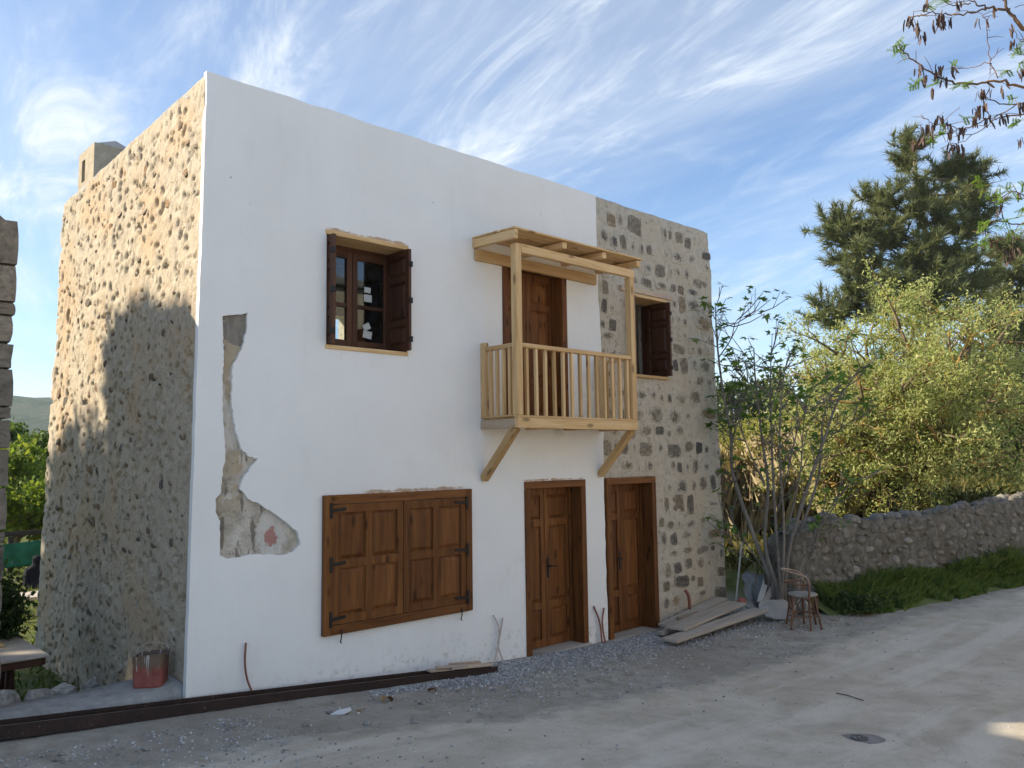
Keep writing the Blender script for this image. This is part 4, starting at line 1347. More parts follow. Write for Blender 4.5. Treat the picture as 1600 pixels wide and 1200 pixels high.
def s_loose(r):
    while True:
        x = r.uniform(-2.2, 9.5); y = -.1 - abs(r.normal()) * 1.0
        if y > -4 and (y < -.5 or x > 3) and r.random() < float(vnoise(np.array(x * 1.4), np.array(y * 1.4), 4)) ** 1.5 * 1.3: return x, y
gravel('scattered_gravel', 9500, s_loose, .003, .017, M_GRAVEL, 'fine pale gravel strewn over the dirt verge', 72)
def s_road(r):
    return r.uniform(-1.5, 11), r.uniform(-6, -1.5)
gravel('road_grit', 1500, s_road, .003, .009, M_GRAVEL, 'sparse grit on the dusty road', 73)
r_ = random.Random(44)
for i in range(60):
    if i < 42: x, y = r_.uniform(-1.2, 6.5), -.65 - abs(r_.gauss(0, .5))
    else: x, y = r_.uniform(6.5, 9.2), r_.uniform(-2.0, -.95)
    s = r_.uniform(.018, .042)
    o = obj('loose_stone', r_.choice(ROCKS), None, (x, y, road_z(x, y) + s * .25), (r_.uniform(-.4, .4), r_.uniform(-.4, .4), r_.uniform(0, 6)), (s * r_.uniform(1, 1.5), s, s * .5))
    tag(o, 'small pale loose stone lying on the dirt verge', 'stone', 'loose stones on the dirt verge')
# a broken white tile, dry leaves, a stick, a valve cover
M_TILE = m_plain('white_tile', (0.72, 0.72, 0.74), .35, .5, var=.05)
z = road_z(1.02, -.80)
V = [(-.09, -.03, 0), (.02, -.055, 0), (.085, .0, 0), (.08, .045, 0), (-.02, .03, 0)]
V2 = V + [(x, y, .012) for (x, y, _) in V]
o = obj('tile_shard', mesh_data('tile_shard', V2, [(4, 3, 2, 1, 0), (5, 6, 7, 8, 9)] + [(i, (i + 1) % 5, 5 + (i + 1) % 5, 5 + i) for i in range(5)], M_TILE), None, (0.98, -.92, road_z(.98, -.92) + .012), (.12, -.08, -.55))
tag(o, 'white broken tile shard lying on the dirt before the big shutter', 'tile')
M_DRY = m_plain('dry_leaf', (0.30, 0.17, 0.075), .8, .1)
for i, (x, y, s, lab) in enumerate(((1.55, -.78, .10, 'curled brown dry leaf nearer the white tile shard'), (2.10, -.72, .09, 'curled brown dry leaf nearer the end of the steel beam'), (1.15, -.95, .04, 'tiny brown leaf scrap beside the white tile shard'))):
    V, Fc = [], []
    for a in range(7):
        t = a / 6; w = math.sin(math.pi * min(1, t * .95 + .03)) * .38
        for b in (-1, 0, 1): V.append((s * (t - .5) * 2, s * w * b, s * (.25 * abs(b) * math.sin(t * 5 + i) + .15 * math.sin(t * 4) + .12)))
    for a in range(6):
        for b in range(2): Fc.append((a * 3 + b, (a + 1) * 3 + b, (a + 1) * 3 + b + 1, a * 3 + b + 1))
    tag(obj('dry_leaf', mesh_data('dry_leaf', V, Fc, M_DRY, True), None, (x, y, road_z(x, y) + .01), (0, 0, .4 + i)), lab, 'leaf')
mb = MB(); a = Vector((5.12, -3.29, road_z(5.12, -3.29) + .008)); b = Vector((5.06, -3.58, road_z(5.06, -3.58) + .008))
mb.tube([a, a.lerp(b, .4) + Vector((.01, 0, .004)), b], [.0045, .005, .004], 6)
tag(mb.build('stick', m_bark('stick_bark', (.05, .04, .035), (.10, .085, .07)), None, True), 'thin dark stick lying alone on the road', 'stick')
vx, vy = 3.92, -4.04
vz = road_z(vx, vy)
vc = empty('valve_cover', (vx, vy, vz), 'small round iron valve cover in a dark cement patch on the road', 'valve cover')
V = [(0, 0, .006)]; n = 28
for i in range(n):
    th = 6.283 * i / n; rr = 1 + .12 * float(fbm(math.cos(th) * 2, math.sin(th) * 2, 2, 3))
    V.append((  .21 * rr * math.cos(th + .0), .13 * rr * math.sin(th), .004))
o = obj('cement_patch', mesh_data('cement_patch', V, [(0, 1 + i, 1 + (i + 1) % n) for i in range(n)], m_plain('dark_cement', (0.24, 0.22, 0.205), .9, .1)), None); o.parent = vc
mb = MB()
mb.tube([(0, 0, .0), (0, 0, .014)], .068, 20)
o = mb.build('lid', m_plain('dusty_iron', (.10, .095, .088), .7, .2), None); o.parent = vc
for i in range(3):
    mb = MB(); mb.tube([((i - 1) * .04, 0, .010), ((i - 1) * .04, 0, .020)], .013, 10); o = mb.build('boss', m_plain('worn_iron', (.22, .21, .2), .5, .4, .5), None); o.parent = vc
vc.rotation_euler = (0, 0, math.radians(-35))

# ---- bentwood chair by the fig
chx, chy = 7.98, -1.50
chair = empty('chair', (chx, chy, gz(chx, chy)), 'old bentwood armchair with round grey seat standing at the roadside', 'chair')
chair.rotation_euler = (0, 0, math.radians(-52))
M_CANE = m_plain('weathered_cane', (0.17, 0.085, 0.05), .6, .3, var=.5)
M_CANE2 = m_plain('pale_cane', (0.34, 0.25, 0.18), .6, .3, var=.3)
def cpart(name, paths, r, mat):
    mb = MB()
    for p in paths: mb.tube(smooth_path(p, 6), r, 7)
    o = mb.build(name, mat, None, True); o.parent = chair; return o
prof = [(0, .475), (.12, .473), (.185, .462), (.20, .445), (.19, .43), (0, .428)]
V, Fc = [], []
for (rr, z) in prof:
    for i in range(20): V.append((rr * math.cos(6.283 * i / 20), rr * math.sin(6.283 * i / 20), z))
for j in range(len(prof) - 1):
    for i in range(20): Fc.append((j * 20 + i, j * 20 + (i + 1) % 20, (j + 1) * 20 + (i + 1) % 20, (j + 1) * 20 + i))
o = obj('seat', mesh_data('seat', V, Fc, m_plain('grey_seat_pad', (0.30, 0.28, 0.25), .8, .2), True), None); o.parent = chair
cpart('back_loop', [[(.06, -.215, .60), (.02, -.225, .70), (-.10, -.215, .745), (-.235, -.12, .775), (-.265, 0, .78), (-.235, .12, .775), (-.10, .215, .745), (.02, .225, .70), (.06, .215, .60)]], .014, M_CANE2)
cpart('lower_loop', [[(.05, -.21, .60), (-.10, -.20, .60), (-.21, -.10, .61), (-.235, 0, .612), (-.21, .10, .61), (-.10, .20, .60), (.05, .21, .60)]], .011, M_CANE)
for (sx, sy) in ((1, 1), (1, -1), (-1, 1), (-1, -1)):
    cpart('leg', [[(sx * .135, sy * .125, .44), (sx * .165, sy * .15, .22), (sx * .20, sy * .175, 0)]], .015, M_CANE)
for sy in (1, -1):
    cpart('side_post', [[(.06, sy * .215, .60), (.05, sy * .21, .44), (.045, sy * .22, .2), (.05, sy * .235, 0)]], .014, M_CANE)
for (a0, a1) in ((42, 138), (-42, -138), (-42, 42), (138, 222)):
    pp = []
    for t in (0, .25, .5, .75, 1):
        th = math.radians(a0 + (a1 - a0) * t); h = .20 + .20 * math.sin(math.pi * t) ** .6
        pp.append((.19 * math.cos(th), .19 * math.sin(th), h))
    cpart('arch_brace', [pp], .009, M_CANE)
cpart('stretcher_ring', [[(.20 * math.cos(t * .5236), .20 * math.sin(t * .5236), .17) for t in range(13)]], .010, M_CANE)

# ---- rubbish between the house corner and the garden wall
def sheet(name, loc, rot, w, h, mat, lab, cat, seed, crumple=.06, thick=.006, n=14):
    V = []; r = random.Random(seed)
    for i in range(n):
        for j in range(n):
            u, v = i / (n - 1) - .5, j / (n - 1) - .5
            q = 1 - .18 * (abs(u) * 2) ** 3 * (abs(v) * 2) ** 3
            V.append((u * w * q, v * h * q, crumple * float(fbm(u * 3 + seed, v * 3, 3, seed)) + crumple * 1.5 * u * u))
    Fc = grid_faces(n, n)
    V = np.array(V); V = np.concatenate([V, V - np.array([0, 0, thick])])
    F2 = Fc[:, ::-1] + n * n
    rim = [i * n for i in range(n)] + [(n - 1) * n + j for j in range(1, n)] + [i * n + n - 1 for i in range(n - 2, -1, -1)] + [j for j in range(n - 2, 0, -1)]
    F3 = np.array([[rim[i], rim[(i + 1) % len(rim)], rim[(i + 1) % len(rim)] + n * n, rim[i] + n * n] for i in range(len(rim))])
    return tag(obj(name, mesh_data(name, V, np.concatenate([Fc, F2, F3]), mat, True), None, loc, rot), lab, cat)
M_SHEET = m_plain('dusty_plastic', (0.33, 0.32, 0.30), .55, .3, var=.15)
M_SHEET2 = m_plain('blue_grey_plastic', (0.22, 0.235, 0.25), .5, .4, var=.3)
sheet('plastic_sheet', (8.18, -.98, -.20), (math.radians(38), 0, math.radians(-40)), .46, .36, M_SHEET, 'crumpled dusty grey plastic sheet in front of the leaning laths', 'sheet', 3, .05)
sheet('plastic_sack', (8.62, -.42, -.02), (math.radians(58), .3, math.radians(-35)), .50, .55, M_SHEET2, 'blue grey crumpled sack slumped against the stone house corner', 'sack', 8, .13)
for i, (a, b, w, h, lab) in enumerate((((8.25, -.72, -.20), (9.10, -.62, .26), .10, .02, 'pale lath leaning up to the fig stems, front one'), ((8.40, -.60, -.16), (9.16, -.40, .36), .09, .02, 'pale lath leaning behind the front one'), ((8.66, -.86, -.33), (8.80, -.80, .28), .05, .02, 'upright narrow lath standing at the foot of the fig'), ((8.50, -.12, -.30), (9.15, .12, .62), .025, .025, 'thin pole leaning in the dark gap beside the house corner'))):
    tag(beam('lath', a, b, w, h, m_wood('pale_lath', (.5, .44, .36), (.6, .54, .45), (.68, .62, .54), .8, .1, False) if i == 0 else bpy.data.materials['pale_lath'], None), lab, 'lath')
o = obj('brick_lump', rock_mesh(401, m_plain('faded_red_brick', (0.34, 0.13, 0.11), .9, .1), 2), None, (8.12, -.46, -.13), (0, 0, .4), (.12, .07, .06))
tag(o, 'faded red lump of brick behind the planks', 'brick')
r_ = random.Random(15)
for i in range(16):
    x, y = r_.uniform(8.6, 9.7), r_.uniform(-1.25, -.7)
    s = r_.uniform(.09, .19); k = 0 if i < 9 else 1
    z = gz(x, y) + s * .5 + (r_.uniform(.18, .42) if k else 0)
    if k: y = r_.uniform(-.95, -.7)
    tag(obj('fallen_stone', rock_mesh(420 + i, M_ROCK, 2), None, (x, y, z), (r_.uniform(0, 3), r_.uniform(0, 3), 0), (s * 1.2, s, s * .8)), 'fallen wall stone heaped at the broken end of the garden wall behind the chair', 'stone', 'fallen stones at the broken wall end')

# ================================================================== GARDEN WALL
def wall_top(x):
    t = np.interp(x, [8.6, 8.9, 9.3, 9.8, 12.0, 12.5, 12.65, 14.9, 18, 24], [.55, .80, .93, .98, .95, .93, 1.02, 1.10, 1.25, 1.6])
    return t + 0.05 * fbm(np.asarray(x) * 2.6, np.asarray(x) * 0, 3, 101)
M_GWALL = m_mortar('lichen_grey_masonry', (0.16, 0.15, 0.13), (0.07, 0.065, 0.055), (0.25, 0.24, 0.21), stain=(0.14, 0.125, 0.10))
M_GSTONE = m_stone('lichen_grey_stone', [(0.15, 0.143, 0.128), (0.26, 0.248, 0.22), (0.20, 0.185, 0.16), (0.31, 0.295, 0.265)], (0.15, 0.14, 0.12), edge=(0.8, 1.3), smear=.9)
gu = np.arange(8.7, 22, 0.05)
gprof = [('f', t) for t in np.linspace(0, 1, 30)] + [('t', t) for t in (.25, .5, .75, 1.0)] + [('b', t) for t in (.8, .5, .0)]
V = []
for x in gu:
    yw = float(wall_y(x)); zt = float(wall_top(x)); zb = float(ground_z(x, yw - .3)) - .25
    for (k, t) in gprof:
        if k == 'f':
            z = zb + (zt - zb) * t
            d = .05 * float(fbm(x * 2.4, z * 2.4, 3, 111)) + .050 * float(fbm(x * 9, z * 6, 3, 113))
            end = .10 * max(0, 1 - (x - 8.7) / .5)
            V.append((x + end * float(fbm(z * 4, 1.0, 2, 5)), yw - d + .06 * t, z))
        elif k == 't':
            V.append((x, yw + .06 + .42 * t, zt + .03 * float(fbm(x * 5, t * 5, 2, 115))))
        else:
            V.append((x, yw + .5 + .04 * float(fbm(x * 4, t * 4, 2, 7)), zb + (zt - zb) * t))
ng = len(gprof)
Fc = grid_faces(len(gu), ng)
Fl = [tuple(map(int, f)) for f in Fc] + [tuple(range(ng))]
gwall = empty('garden_wall', (14, -2.0, -.3), 'low broken rubble garden wall along the road beyond the chair', 'wall')
gface = solid('wall_face', V, Fl, M_GWALL, gwall, True)
G_ST = [stone_mesh('stone', 9, 500 + i, M_GSTONE, .25) for i in range(8)]
sp_ = []
rg = random.Random(31)
for t in range(6000):
    if len(sp_) >= 260: break
    x = 8.8 + (17.0 - 8.8) * rg.random() ** 1.2
    zt = float(wall_top(x)); z = rg.uniform(-.2, zt - .05)
    s = rg.uniform(.05, .125) * (1 - .35 * t / 6000)
    ru, rv = s * rg.uniform(.9, 1.5), s * rg.uniform(.6, .95)
    if z + rv > zt - .01: continue
    if any(((x - q[0]) / (ru + q[2])) ** 2 + ((z - q[1]) / (rv + q[3])) ** 2 < 1.05 for q in sp_): continue
    sp_.append((x, z, ru, rv))
    yw = float(wall_y(x)); zb = float(ground_z(x, yw - .3)) - .25
    d = .05 * float(fbm(x * 2.4, z * 2.4, 3, 111))
    obj('stone', rg.choice(G_ST), gface, (x, yw - d + .06 * (z - zb) / (zt - zb) + .005, z), (0, rg.uniform(-.3, .3), math.radians(-13.5)), (ru, rg.uniform(.022, .045), rv))
for i in range(70):                                  # loose cap stones
    x = 8.9 + 7.5 * i / 70 + rg.uniform(-.05, .05); s = rg.uniform(.05, .10)
    obj('cap_stone', G_ST[i % 8], gface, (x, float(wall_y(x)) + rg.uniform(.08, .42), float(wall_top(x)) + .02), (math.radians(-90), rg.uniform(-.4, .4), rg.uniform(0, 3)), (s * 1.3, s * .8, s))

# ================================================================== PLANTS
def np_quads(name, V, mat, parent=None, k=4):
    V = np.asarray(V, np.float32).reshape(-1, 3)
    return solid(name, V, np.arange(len(V)).reshape(-1, k), mat, parent)

def unit(v):
    return v / np.maximum(np.linalg.norm(v, axis=-1, keepdims=True), 1e-9)

def leaf_quads(C, L, W, r, droop=0.0, dirs=None):
    """diamond leaves at the points C"""
    n = len(C)
    d = unit(r.normal(size=(n, 3)) + np.array([0, 0, -droop])) if dirs is None else unit(dirs + .55 * r.normal(size=(n, 3)))
    s = unit(np.cross(d, r.normal(size=(n, 3))))
    L = L * r.uniform(.6, 1.25, (n, 1)); W = W * r.uniform(.7, 1.2, (n, 1))
    nrm = np.cross(d, s)
    a = C; b = C + d * L * .5 + s * W * .5 + nrm * W * .12; c = C + d * L; e = C + d * L * .5 - s * W * .5 + nrm * W * .12
    return np.stack([a, b, c, e], 1).reshape(-1, 3)

def grow(base, direction, length, radius, levels, rnd, mb, tips, bend=.25, up=.15, split=(2, 4), ratio=.68, sides=6, spread=.75):
    """a branching limb: tubes into MB, twig ends into TIPS"""
    p = Vector(base); d = Vector(direction).normalized()
    n = 4 if levels > 1 else 3
    pts, rad = [p.copy()], [radius]
    for i in range(n):
        d = (d + Vector((rnd.gauss(0, bend), rnd.gauss(0, bend), rnd.gauss(0, bend) + up)) * .5).normalized()
        p = p + d * (length / n)
        pts.append(p.copy()); rad.append(radius * (1 - .45 * (i + 1) / n))
    mb.tube(pts, rad, sides if levels > 1 else 4)
    if levels <= 0:
        tips.append((p.copy(), d.copy())); return
    for k in range(rnd.randint(*split)):
        t = rnd.uniform(.45, 1.0)
        i = min(n - 1, int(t * n)); q = pts[i].lerp(pts[i + 1], t * n - i)
        nd = (d + Vector((rnd.gauss(0, spread), rnd.gauss(0, spread), rnd.gauss(0, spread * .7)))).normalized()
        grow(q, nd, length * ratio * rnd.uniform(.8, 1.15), radius * .5, levels - 1, rnd, mb, tips, bend, up, split, ratio, sides, spread)
    tips.append((p.copy(), d.copy()))

def crown_points(tips, per, sig, r):
    T = np.array([t[0][:] for t in tips]); n = len(T)
    C = np.repeat(T, per, 0) + r.normal(size=(n * per, 3)) * sig
    return C

# ---- airy yellow-green tree behind the wall
M_YL = m_leaf('yellow_green_leaf', [(0.15, (0.15, 0.205, 0.055)), (0.42, (0.32, 0.365, 0.125)), (0.75, (0.47, 0.48, 0.21)), (1.0, (0.58, 0.50, 0.27))], .45)
M_YB = m_bark('lichen_bark', (0.10, 0.075, 0.05), (0.22, 0.17, 0.11), (0.42, 0.27, 0.07))
def airy_tree(root, base, limbs, seed, leaf_n, L, W, mats, sig=.17, lev=3, crown_box=None, rad=.17, twigs=True):
    rnd = random.Random(seed); r = np.random.default_rng(seed)
    mb, tips = MB(), []
    base = Vector(base)
    fork = Vector(limbs['fork'])
    mb.tube(smooth_path([base - Vector((0, 0, .3)), base, base.lerp(fork, .5) + Vector((.05, .04, 0)), fork], 4), [rad * 1.3] * 3 + [rad] * 20, 9) if False else None
    path = smooth_path([base - Vector((0, 0, .3)), base.lerp(fork, .45) + Vector((.06, .03, 0)), fork], 5)
    mb.tube(path, [rad * (1.35 - .4 * i / (len(path) - 1)) for i in range(len(path))], 9)
    for q in limbs['ends']:
        q = Vector(q); mid = fork.lerp(q, .5) + Vector((rnd.uniform(-.25, .25), rnd.uniform(-.25, .25), rnd.uniform(.05, .35)))
        pth = smooth_path([fork - Vector((0, 0, .05)), mid, q], 6)
        rr = rad * rnd.uniform(.45, .62)
        mb.tube(pth, [rr * (1 - .7 * i / (len(pth) - 1)) for i in range(len(pth))], 7)
        for i in range(3, len(pth), 2):
            d = (pth[i] - pth[i - 1]).normalized()
            for _ in range(2):
                nd = (d * .6 + Vector((rnd.gauss(0, .7), rnd.gauss(0, .7), rnd.gauss(.1, .5)))).normalized()
                grow(pth[i], nd, limbs.get('twig', .85) * rnd.uniform(.7, 1.2), rr * .4, lev - 1, rnd, mb, tips, .3, .12, (2, 3), .7, 5)
    mb.build('trunk', mats[1], root, True)
    per = max(1, leaf_n // len(tips))
    C = crown_points(tips, per, np.array([sig, sig, sig]), r)
    np_quads('crown', leaf_quads(C, L, W, r, .2), mats[0], root)
    return tips
def tree_ends(px_list, rnd):
    return [tuple(at(px, py, dp)) for (px, py, dp) in px_list]
yb_ = at(1450, 800, 18.6)
yt = empty('pepper_tree', (yb_.x, yb_.y, float(ground_z(yb_.x, yb_.y))), 'wide airy yellow green tree with forked lichen covered trunk behind the wall', 'tree')
ends = [(1262, 585, 19.5), (1282, 650, 17.6), (1305, 545, 18.5), (1330, 700, 17.2), (1350, 525, 20.0), (1400, 495, 18.2), (1410, 600, 16.6), (1460, 490, 19.2), (1500, 560, 17.0), (1530, 492, 18.4), (1570, 520, 19.4), (1590, 610, 18.2), (1540, 660, 17.0), (1320, 590, 20.5), (1470, 690, 16.9), (1380, 740, 17.3), (1600, 690, 19), (1275, 725, 18.8), (1440, 540, 20.5), (1340, 620, 16.8), (1300, 760, 18.0)]
airy_tree(yt, yt.location, {'fork': tuple(at(1436, 742, 18.4)), 'ends': tree_ends(ends, None), 'twig': .80}, 3, 60000, .105, .033, (M_YL, M_YB), .105, 3, rad=.17)
# smaller one further off, seen through the fig stems
M_YL2 = m_leaf('olive_green_leaf', [(0.15, (0.13, 0.16, 0.035)), (0.5, (0.28, 0.28, 0.07)), (1.0, (0.42, 0.37, 0.14))], .45)
b2 = at(1180, 790, 22)
t2 = empty('scrub_tree', (b2.x, b2.y, float(ground_z(b2.x, b2.y))), 'low olive green scrub tree seen through the fig stems', 'tree')
airy_tree(t2, t2.location, {'fork': (b2.x, b2.y, t2.location.z + .8), 'ends': tree_ends([(1125, 735, 22), (1160, 715, 23), (1200, 720, 21), (1240, 715, 22.5), (1140, 750, 20.5), (1220, 750, 20.6), (1180, 740, 21)], None), 'twig': .75}, 5, 16000, .15, .05, (M_YL2, M_YB), .24, 2, rad=.12)
b2 = at(1575, 760, 24)
M_DG = m_leaf('dark_shrub_leaf', [(0.15, (0.025, 0.05, 0.014)), (0.5, (0.06, 0.095, 0.026)), (1.0, (0.13, 0.15, 0.05))], .25)
t3 = empty('dark_shrub', (b2.x, b2.y, float(ground_z(b2.x, b2.y))), 'dark green shrub on the bank behind the yellow green tree', 'shrub')
airy_tree(t3, t3.location, {'fork': (b2.x, b2.y, t3.location.z + .6), 'ends': tree_ends([(1545, 690, 23), (1580, 650, 24), (1620, 640, 24), (1600, 700, 22.5), (1560, 640, 25), (1540, 600, 24), (1640, 690, 23)], None), 'twig': 1.0}, 8, 15000, .17, .07, (M_DG, M_YB), .28, 2, rad=.12)

# ---- pines
M_NEEDLE = m_leaf('pine_needles', [(0.1, (0.06, 0.09, 0.04)), (0.5, (0.135, 0.16, 0.065)), (1.0, (0.25, 0.245, 0.105))], .25)
M_PBARK = m_bark('pine_bark', (0.10, 0.075, 0.055), (0.22, 0.18, 0.14))
def pine(name, trunk_px, arms, seed, lab, tuft=.42, dens=1.0):
    rnd = random.Random(seed); r = np.random.default_rng(seed)
    pts = [at(*q) for q in trunk_px]
    root = empty(name, (pts[0].x, pts[0].y, float(ground_z(pts[0].x, pts[0].y))), lab, 'tree')
    pts = [Vector(root.location) - Vector((0, 0, .3))] + pts
    mb, tips = MB(), []
    path = smooth_path(pts, 6)
    mb.tube(path, [.26 * (1 - .85 * i / (len(path) - 1)) for i in range(len(path))], 8)
    for (px, py, dp) in arms:
        q = at(px, py, dp)
        k = min(range(len(path)), key=lambda i: abs(path[i].z - (q.z - .25 * math.hypot(q.x - path[i].x, q.y - path[i].y))))
        p = path[k]
        mid = p.lerp(q, .55) + Vector((rnd.uniform(-.2, .2), rnd.uniform(-.2, .2), rnd.uniform(-.45, -.1)))
        arm = smooth_path([p, mid, q], 6)
        mb.tube(arm, [.075 * (1 - .75 * i / (len(arm) - 1)) for i in range(len(arm))], 5)
        tips.append((q, (q - mid).normalized()))
        n = len(arm)
        for i in range(8, n):
            d = (arm[i] - arm[i - 1]).normalized()
            for _ in range(4):
                nd = (d * .5 + Vector((rnd.gauss(0, .75), rnd.gauss(0, .75), rnd.gauss(.30, .40)))).normalized()
                e = arm[i] + nd * rnd.uniform(.2, .75)
                mb.tube([arm[i], e], [.02, .008], 3)
                tips.append((e, nd))
                for _2 in range(1):
                    nd2 = (nd + Vector((rnd.gauss(0, .6), rnd.gauss(0, .6), rnd.gauss(.2, .4)))).normalized()
                    tips.append((e + nd2 * rnd.uniform(.2, .5), nd2))
    mb.build('trunk', M_PBARK, root, True)
    T = np.array([t[0][:] for t in tips]); D = np.array([t[1][:] for t in tips])
    m = int(46 * dens)
    C = np.repeat(T, m, 0); DD = np.repeat(D, m, 0)
    along = r.uniform(-.35, .12, (len(C), 1)) * 1.0
    C = C + DD * along + r.normal(size=C.shape) * .03
    nd = unit(DD * .9 + np.array([0, 0, .25]) + r.normal(size=C.shape) * .75)
    s = unit(np.cross(nd, r.normal(size=C.shape)))
    L = tuft * r.uniform(.55, 1.1, (len(C), 1)); w = .020
    tri = np.stack([C - s * w, C + s * w, C + nd * L], 1).reshape(-1, 3)
    np_quads('needles', tri, M_NEEDLE, root, 3)
    return root
pine('pine_tree', [(1455, 560, 34), (1450, 420, 34), (1440, 320, 34), (1425, 235, 34)],
     [(1425, 232, 34), (1418, 262, 34.6), (1385, 310, 33), (1482, 268, 34.5), (1515, 262, 34.5), (1528, 280, 34), (1505, 310, 35.5), (1530, 320, 33.5), (1362, 318, 34), (1510, 360, 34), (1535, 345, 34.6), (1298, 352, 34), (1312, 372, 33), (1322, 345, 33.6), (1335, 360, 35), (1375, 370, 33), (1345, 395, 32.5), (1315, 410, 34.2), (1490, 400, 32.4), (1520, 410, 35.4), (1290, 480, 34), (1280, 495, 33.6), (1325, 450, 33.4), (1350, 440, 34.6), (1330, 480, 35), (1370, 470, 32.4), (1400, 440, 32), (1420, 470, 36), (1475, 450, 32), (1510, 450, 33), (1540, 440, 35), (1450, 490, 33), (1500, 490, 36), (1430, 330, 32.6), (1458, 385, 32.2), (1418, 410, 32.6), (1472, 432, 32.2), (1446, 470, 32.2), (1442, 300, 33.0), (1468, 345, 32.8), (1400, 365, 33.2), (1440, 425, 35.5), (1462, 320, 35)],
     21, 'tall dark pine with ragged top rising behind the yellow green tree')
pine('pine_tree', [(1625, 560, 40), (1620, 450, 40), (1610, 385, 40)],
     [(1560, 400, 40), (1575, 385, 39), (1600, 395, 40.5), (1550, 430, 40), (1580, 430, 38.5), (1610, 425, 38), (1545, 465, 40), (1570, 470, 38.6), (1600, 470, 39), (1590, 500, 38), (1560, 510, 41), (1630, 400, 40), (1640, 460, 39), (1545, 500, 39), (1600, 530, 38.4), (1575, 540, 40)],
     22, 'darker second pine cut off by the edge, half hidden behind the first', tuft=.5)

# ---- fig with many bare stems at the house corner
M_FIGB = m_bark('grey_fig_bark', (0.15, 0.135, 0.12), (0.27, 0.245, 0.22))
M_FIGL = m_leaf('fig_leaf', [(0.1, (0.06, 0.12, 0.03)), (0.6, (0.12, 0.21, 0.05)), (1.0, (0.22, 0.31, 0.09))], .5)
fb = at(1212, 925, 12.2)
fig = empty('fig_tree', (fb.x, fb.y, gz(fb.x, fb.y)), 'many stemmed fig with bare grey stems and new leaves at the house corner', 'tree')
stems = [
    ([(1208, 915, 12.2), (1175, 830, 12.3), (1145, 740, 12.4), (1142, 680, 12.4), (1128, 600, 12.4), (1120, 530, 12.4), (1118, 480, 12.4)], .055),
    ([(1140, 720, 12.4), (1150, 660, 12.5), (1160, 610, 12.6)], .02),
    ([(1122, 560, 12.4), (1142, 530, 12.3), (1152, 500, 12.3), (1185, 490, 12.2)], .016),
    ([(1215, 920, 12.1), (1195, 850, 12.2), (1200, 760, 12.3), (1190, 680, 12.4), (1180, 590, 12.5), (1178, 545, 12.5)], .05),
    ([(1220, 920, 12.0), (1212, 820, 12.0), (1206, 700, 12.0), (1204, 600, 12.0), (1205, 545, 12.0)], .04),
    ([(1222, 920, 12.0), (1225, 830, 11.9), (1218, 700, 11.8), (1222, 610, 11.8), (1230, 560, 11.8)], .035),
    ([(1225, 915, 12.1), (1235, 850, 12.0), (1262, 760, 11.9), (1290, 680, 11.8), (1310, 625, 11.8), (1345, 575, 11.7)], .055),
    ([(1240, 850, 12.1), (1265, 790, 12.2), (1280, 735, 12.3), (1285, 660, 12.4), (1300, 610, 12.4)], .04),
    ([(1195, 760, 12.3), (1165, 690, 12.4), (1150, 640, 12.5), (1148, 600, 12.6)], .02),
    ([(1200, 900, 12.4), (1160, 840, 12.6), (1130, 790, 12.8), (1120, 740, 12.9)], .022),
    ([(1250, 890, 12.0), (1275, 830, 11.9), (1300, 790, 11.8), (1335, 750, 11.7)], .022),
    ([(1230, 830, 12.2), (1250, 740, 12.3), (1255, 670, 12.3), (1260, 610, 12.3)], .024),
    ([(1215, 800, 12.0), (1235, 720, 11.7), (1250, 660, 11.5), (1275, 630, 11.4)], .02),
    ([(1290, 690, 11.8), (1320, 665, 11.6), (1350, 650, 11.5)], .014),
    ([(1205, 640, 12.0), (1220, 590, 12.2), (1235, 565, 12.3)], .014),
    ([(1185, 640, 12.4), (1165, 590, 12.3), (1150, 570, 12.2)], .013),
    ([(1180, 880, 12.4), (1150, 860, 12.3), (1135, 820, 12.2)], .016),
    ([(1262, 905, 11.9), (1268, 860, 11.9), (1276, 835, 12.0)], .014),
]
mb, ftips = MB(), []
rnd = random.Random(12)
for (pp, r0) in stems:
    pth = smooth_path([at(*q) for q in pp], 5)
    if pp[0][1] >= 880: pth = [Vector((pth[0].x, pth[0].y, fig.location.z - .15))] + pth
    r0 *= .68
    mb.tube(pth, [r0 * (1 - .78 * i / (len(pth) - 1)) for i in range(len(pth))], 7)
    ftips.append((pth[-1], (pth[-1] - pth[-2]).normalized()))
    for i in range(len(pth) // 3, len(pth)):
        for _ in range(2):
            if rnd.random() < .62:
                d = (pth[i] - pth[i - 1]).normalized()
                nd = (d * .7 + Vector((rnd.gauss(0, .6), rnd.gauss(0, .6), rnd.gauss(.15, .35)))).normalized()
                L = rnd.uniform(.2, .55); e = pth[i] + nd * L; m_ = pth[i].lerp(e, .5) + Vector((0, 0, -.03))
                mb.tube([pth[i], m_, e], [.009, .007, .005], 4)
                ftips.append((e, nd))
                if rnd.random() < .5:
                    nd2 = (nd + Vector((rnd.gauss(0, .6), rnd.gauss(0, .6), .3))).normalized()
                    e2 = m_ + nd2 * rnd.uniform(.15, .35); mb.tube([m_, e2], [.006, .004], 4); ftips.append((e2, nd2))
mb.build('stems', M_FIGB, fig, True)
LV, LF = [], []
rn = np.random.default_rng(9)
lobes = [(-1.9, .45), (-1.45, .30), (-1.0, .85), (-.6, .42), (0, 1.0), (.6, .42), (1.0, .85), (1.45, .30), (1.9, .45)]
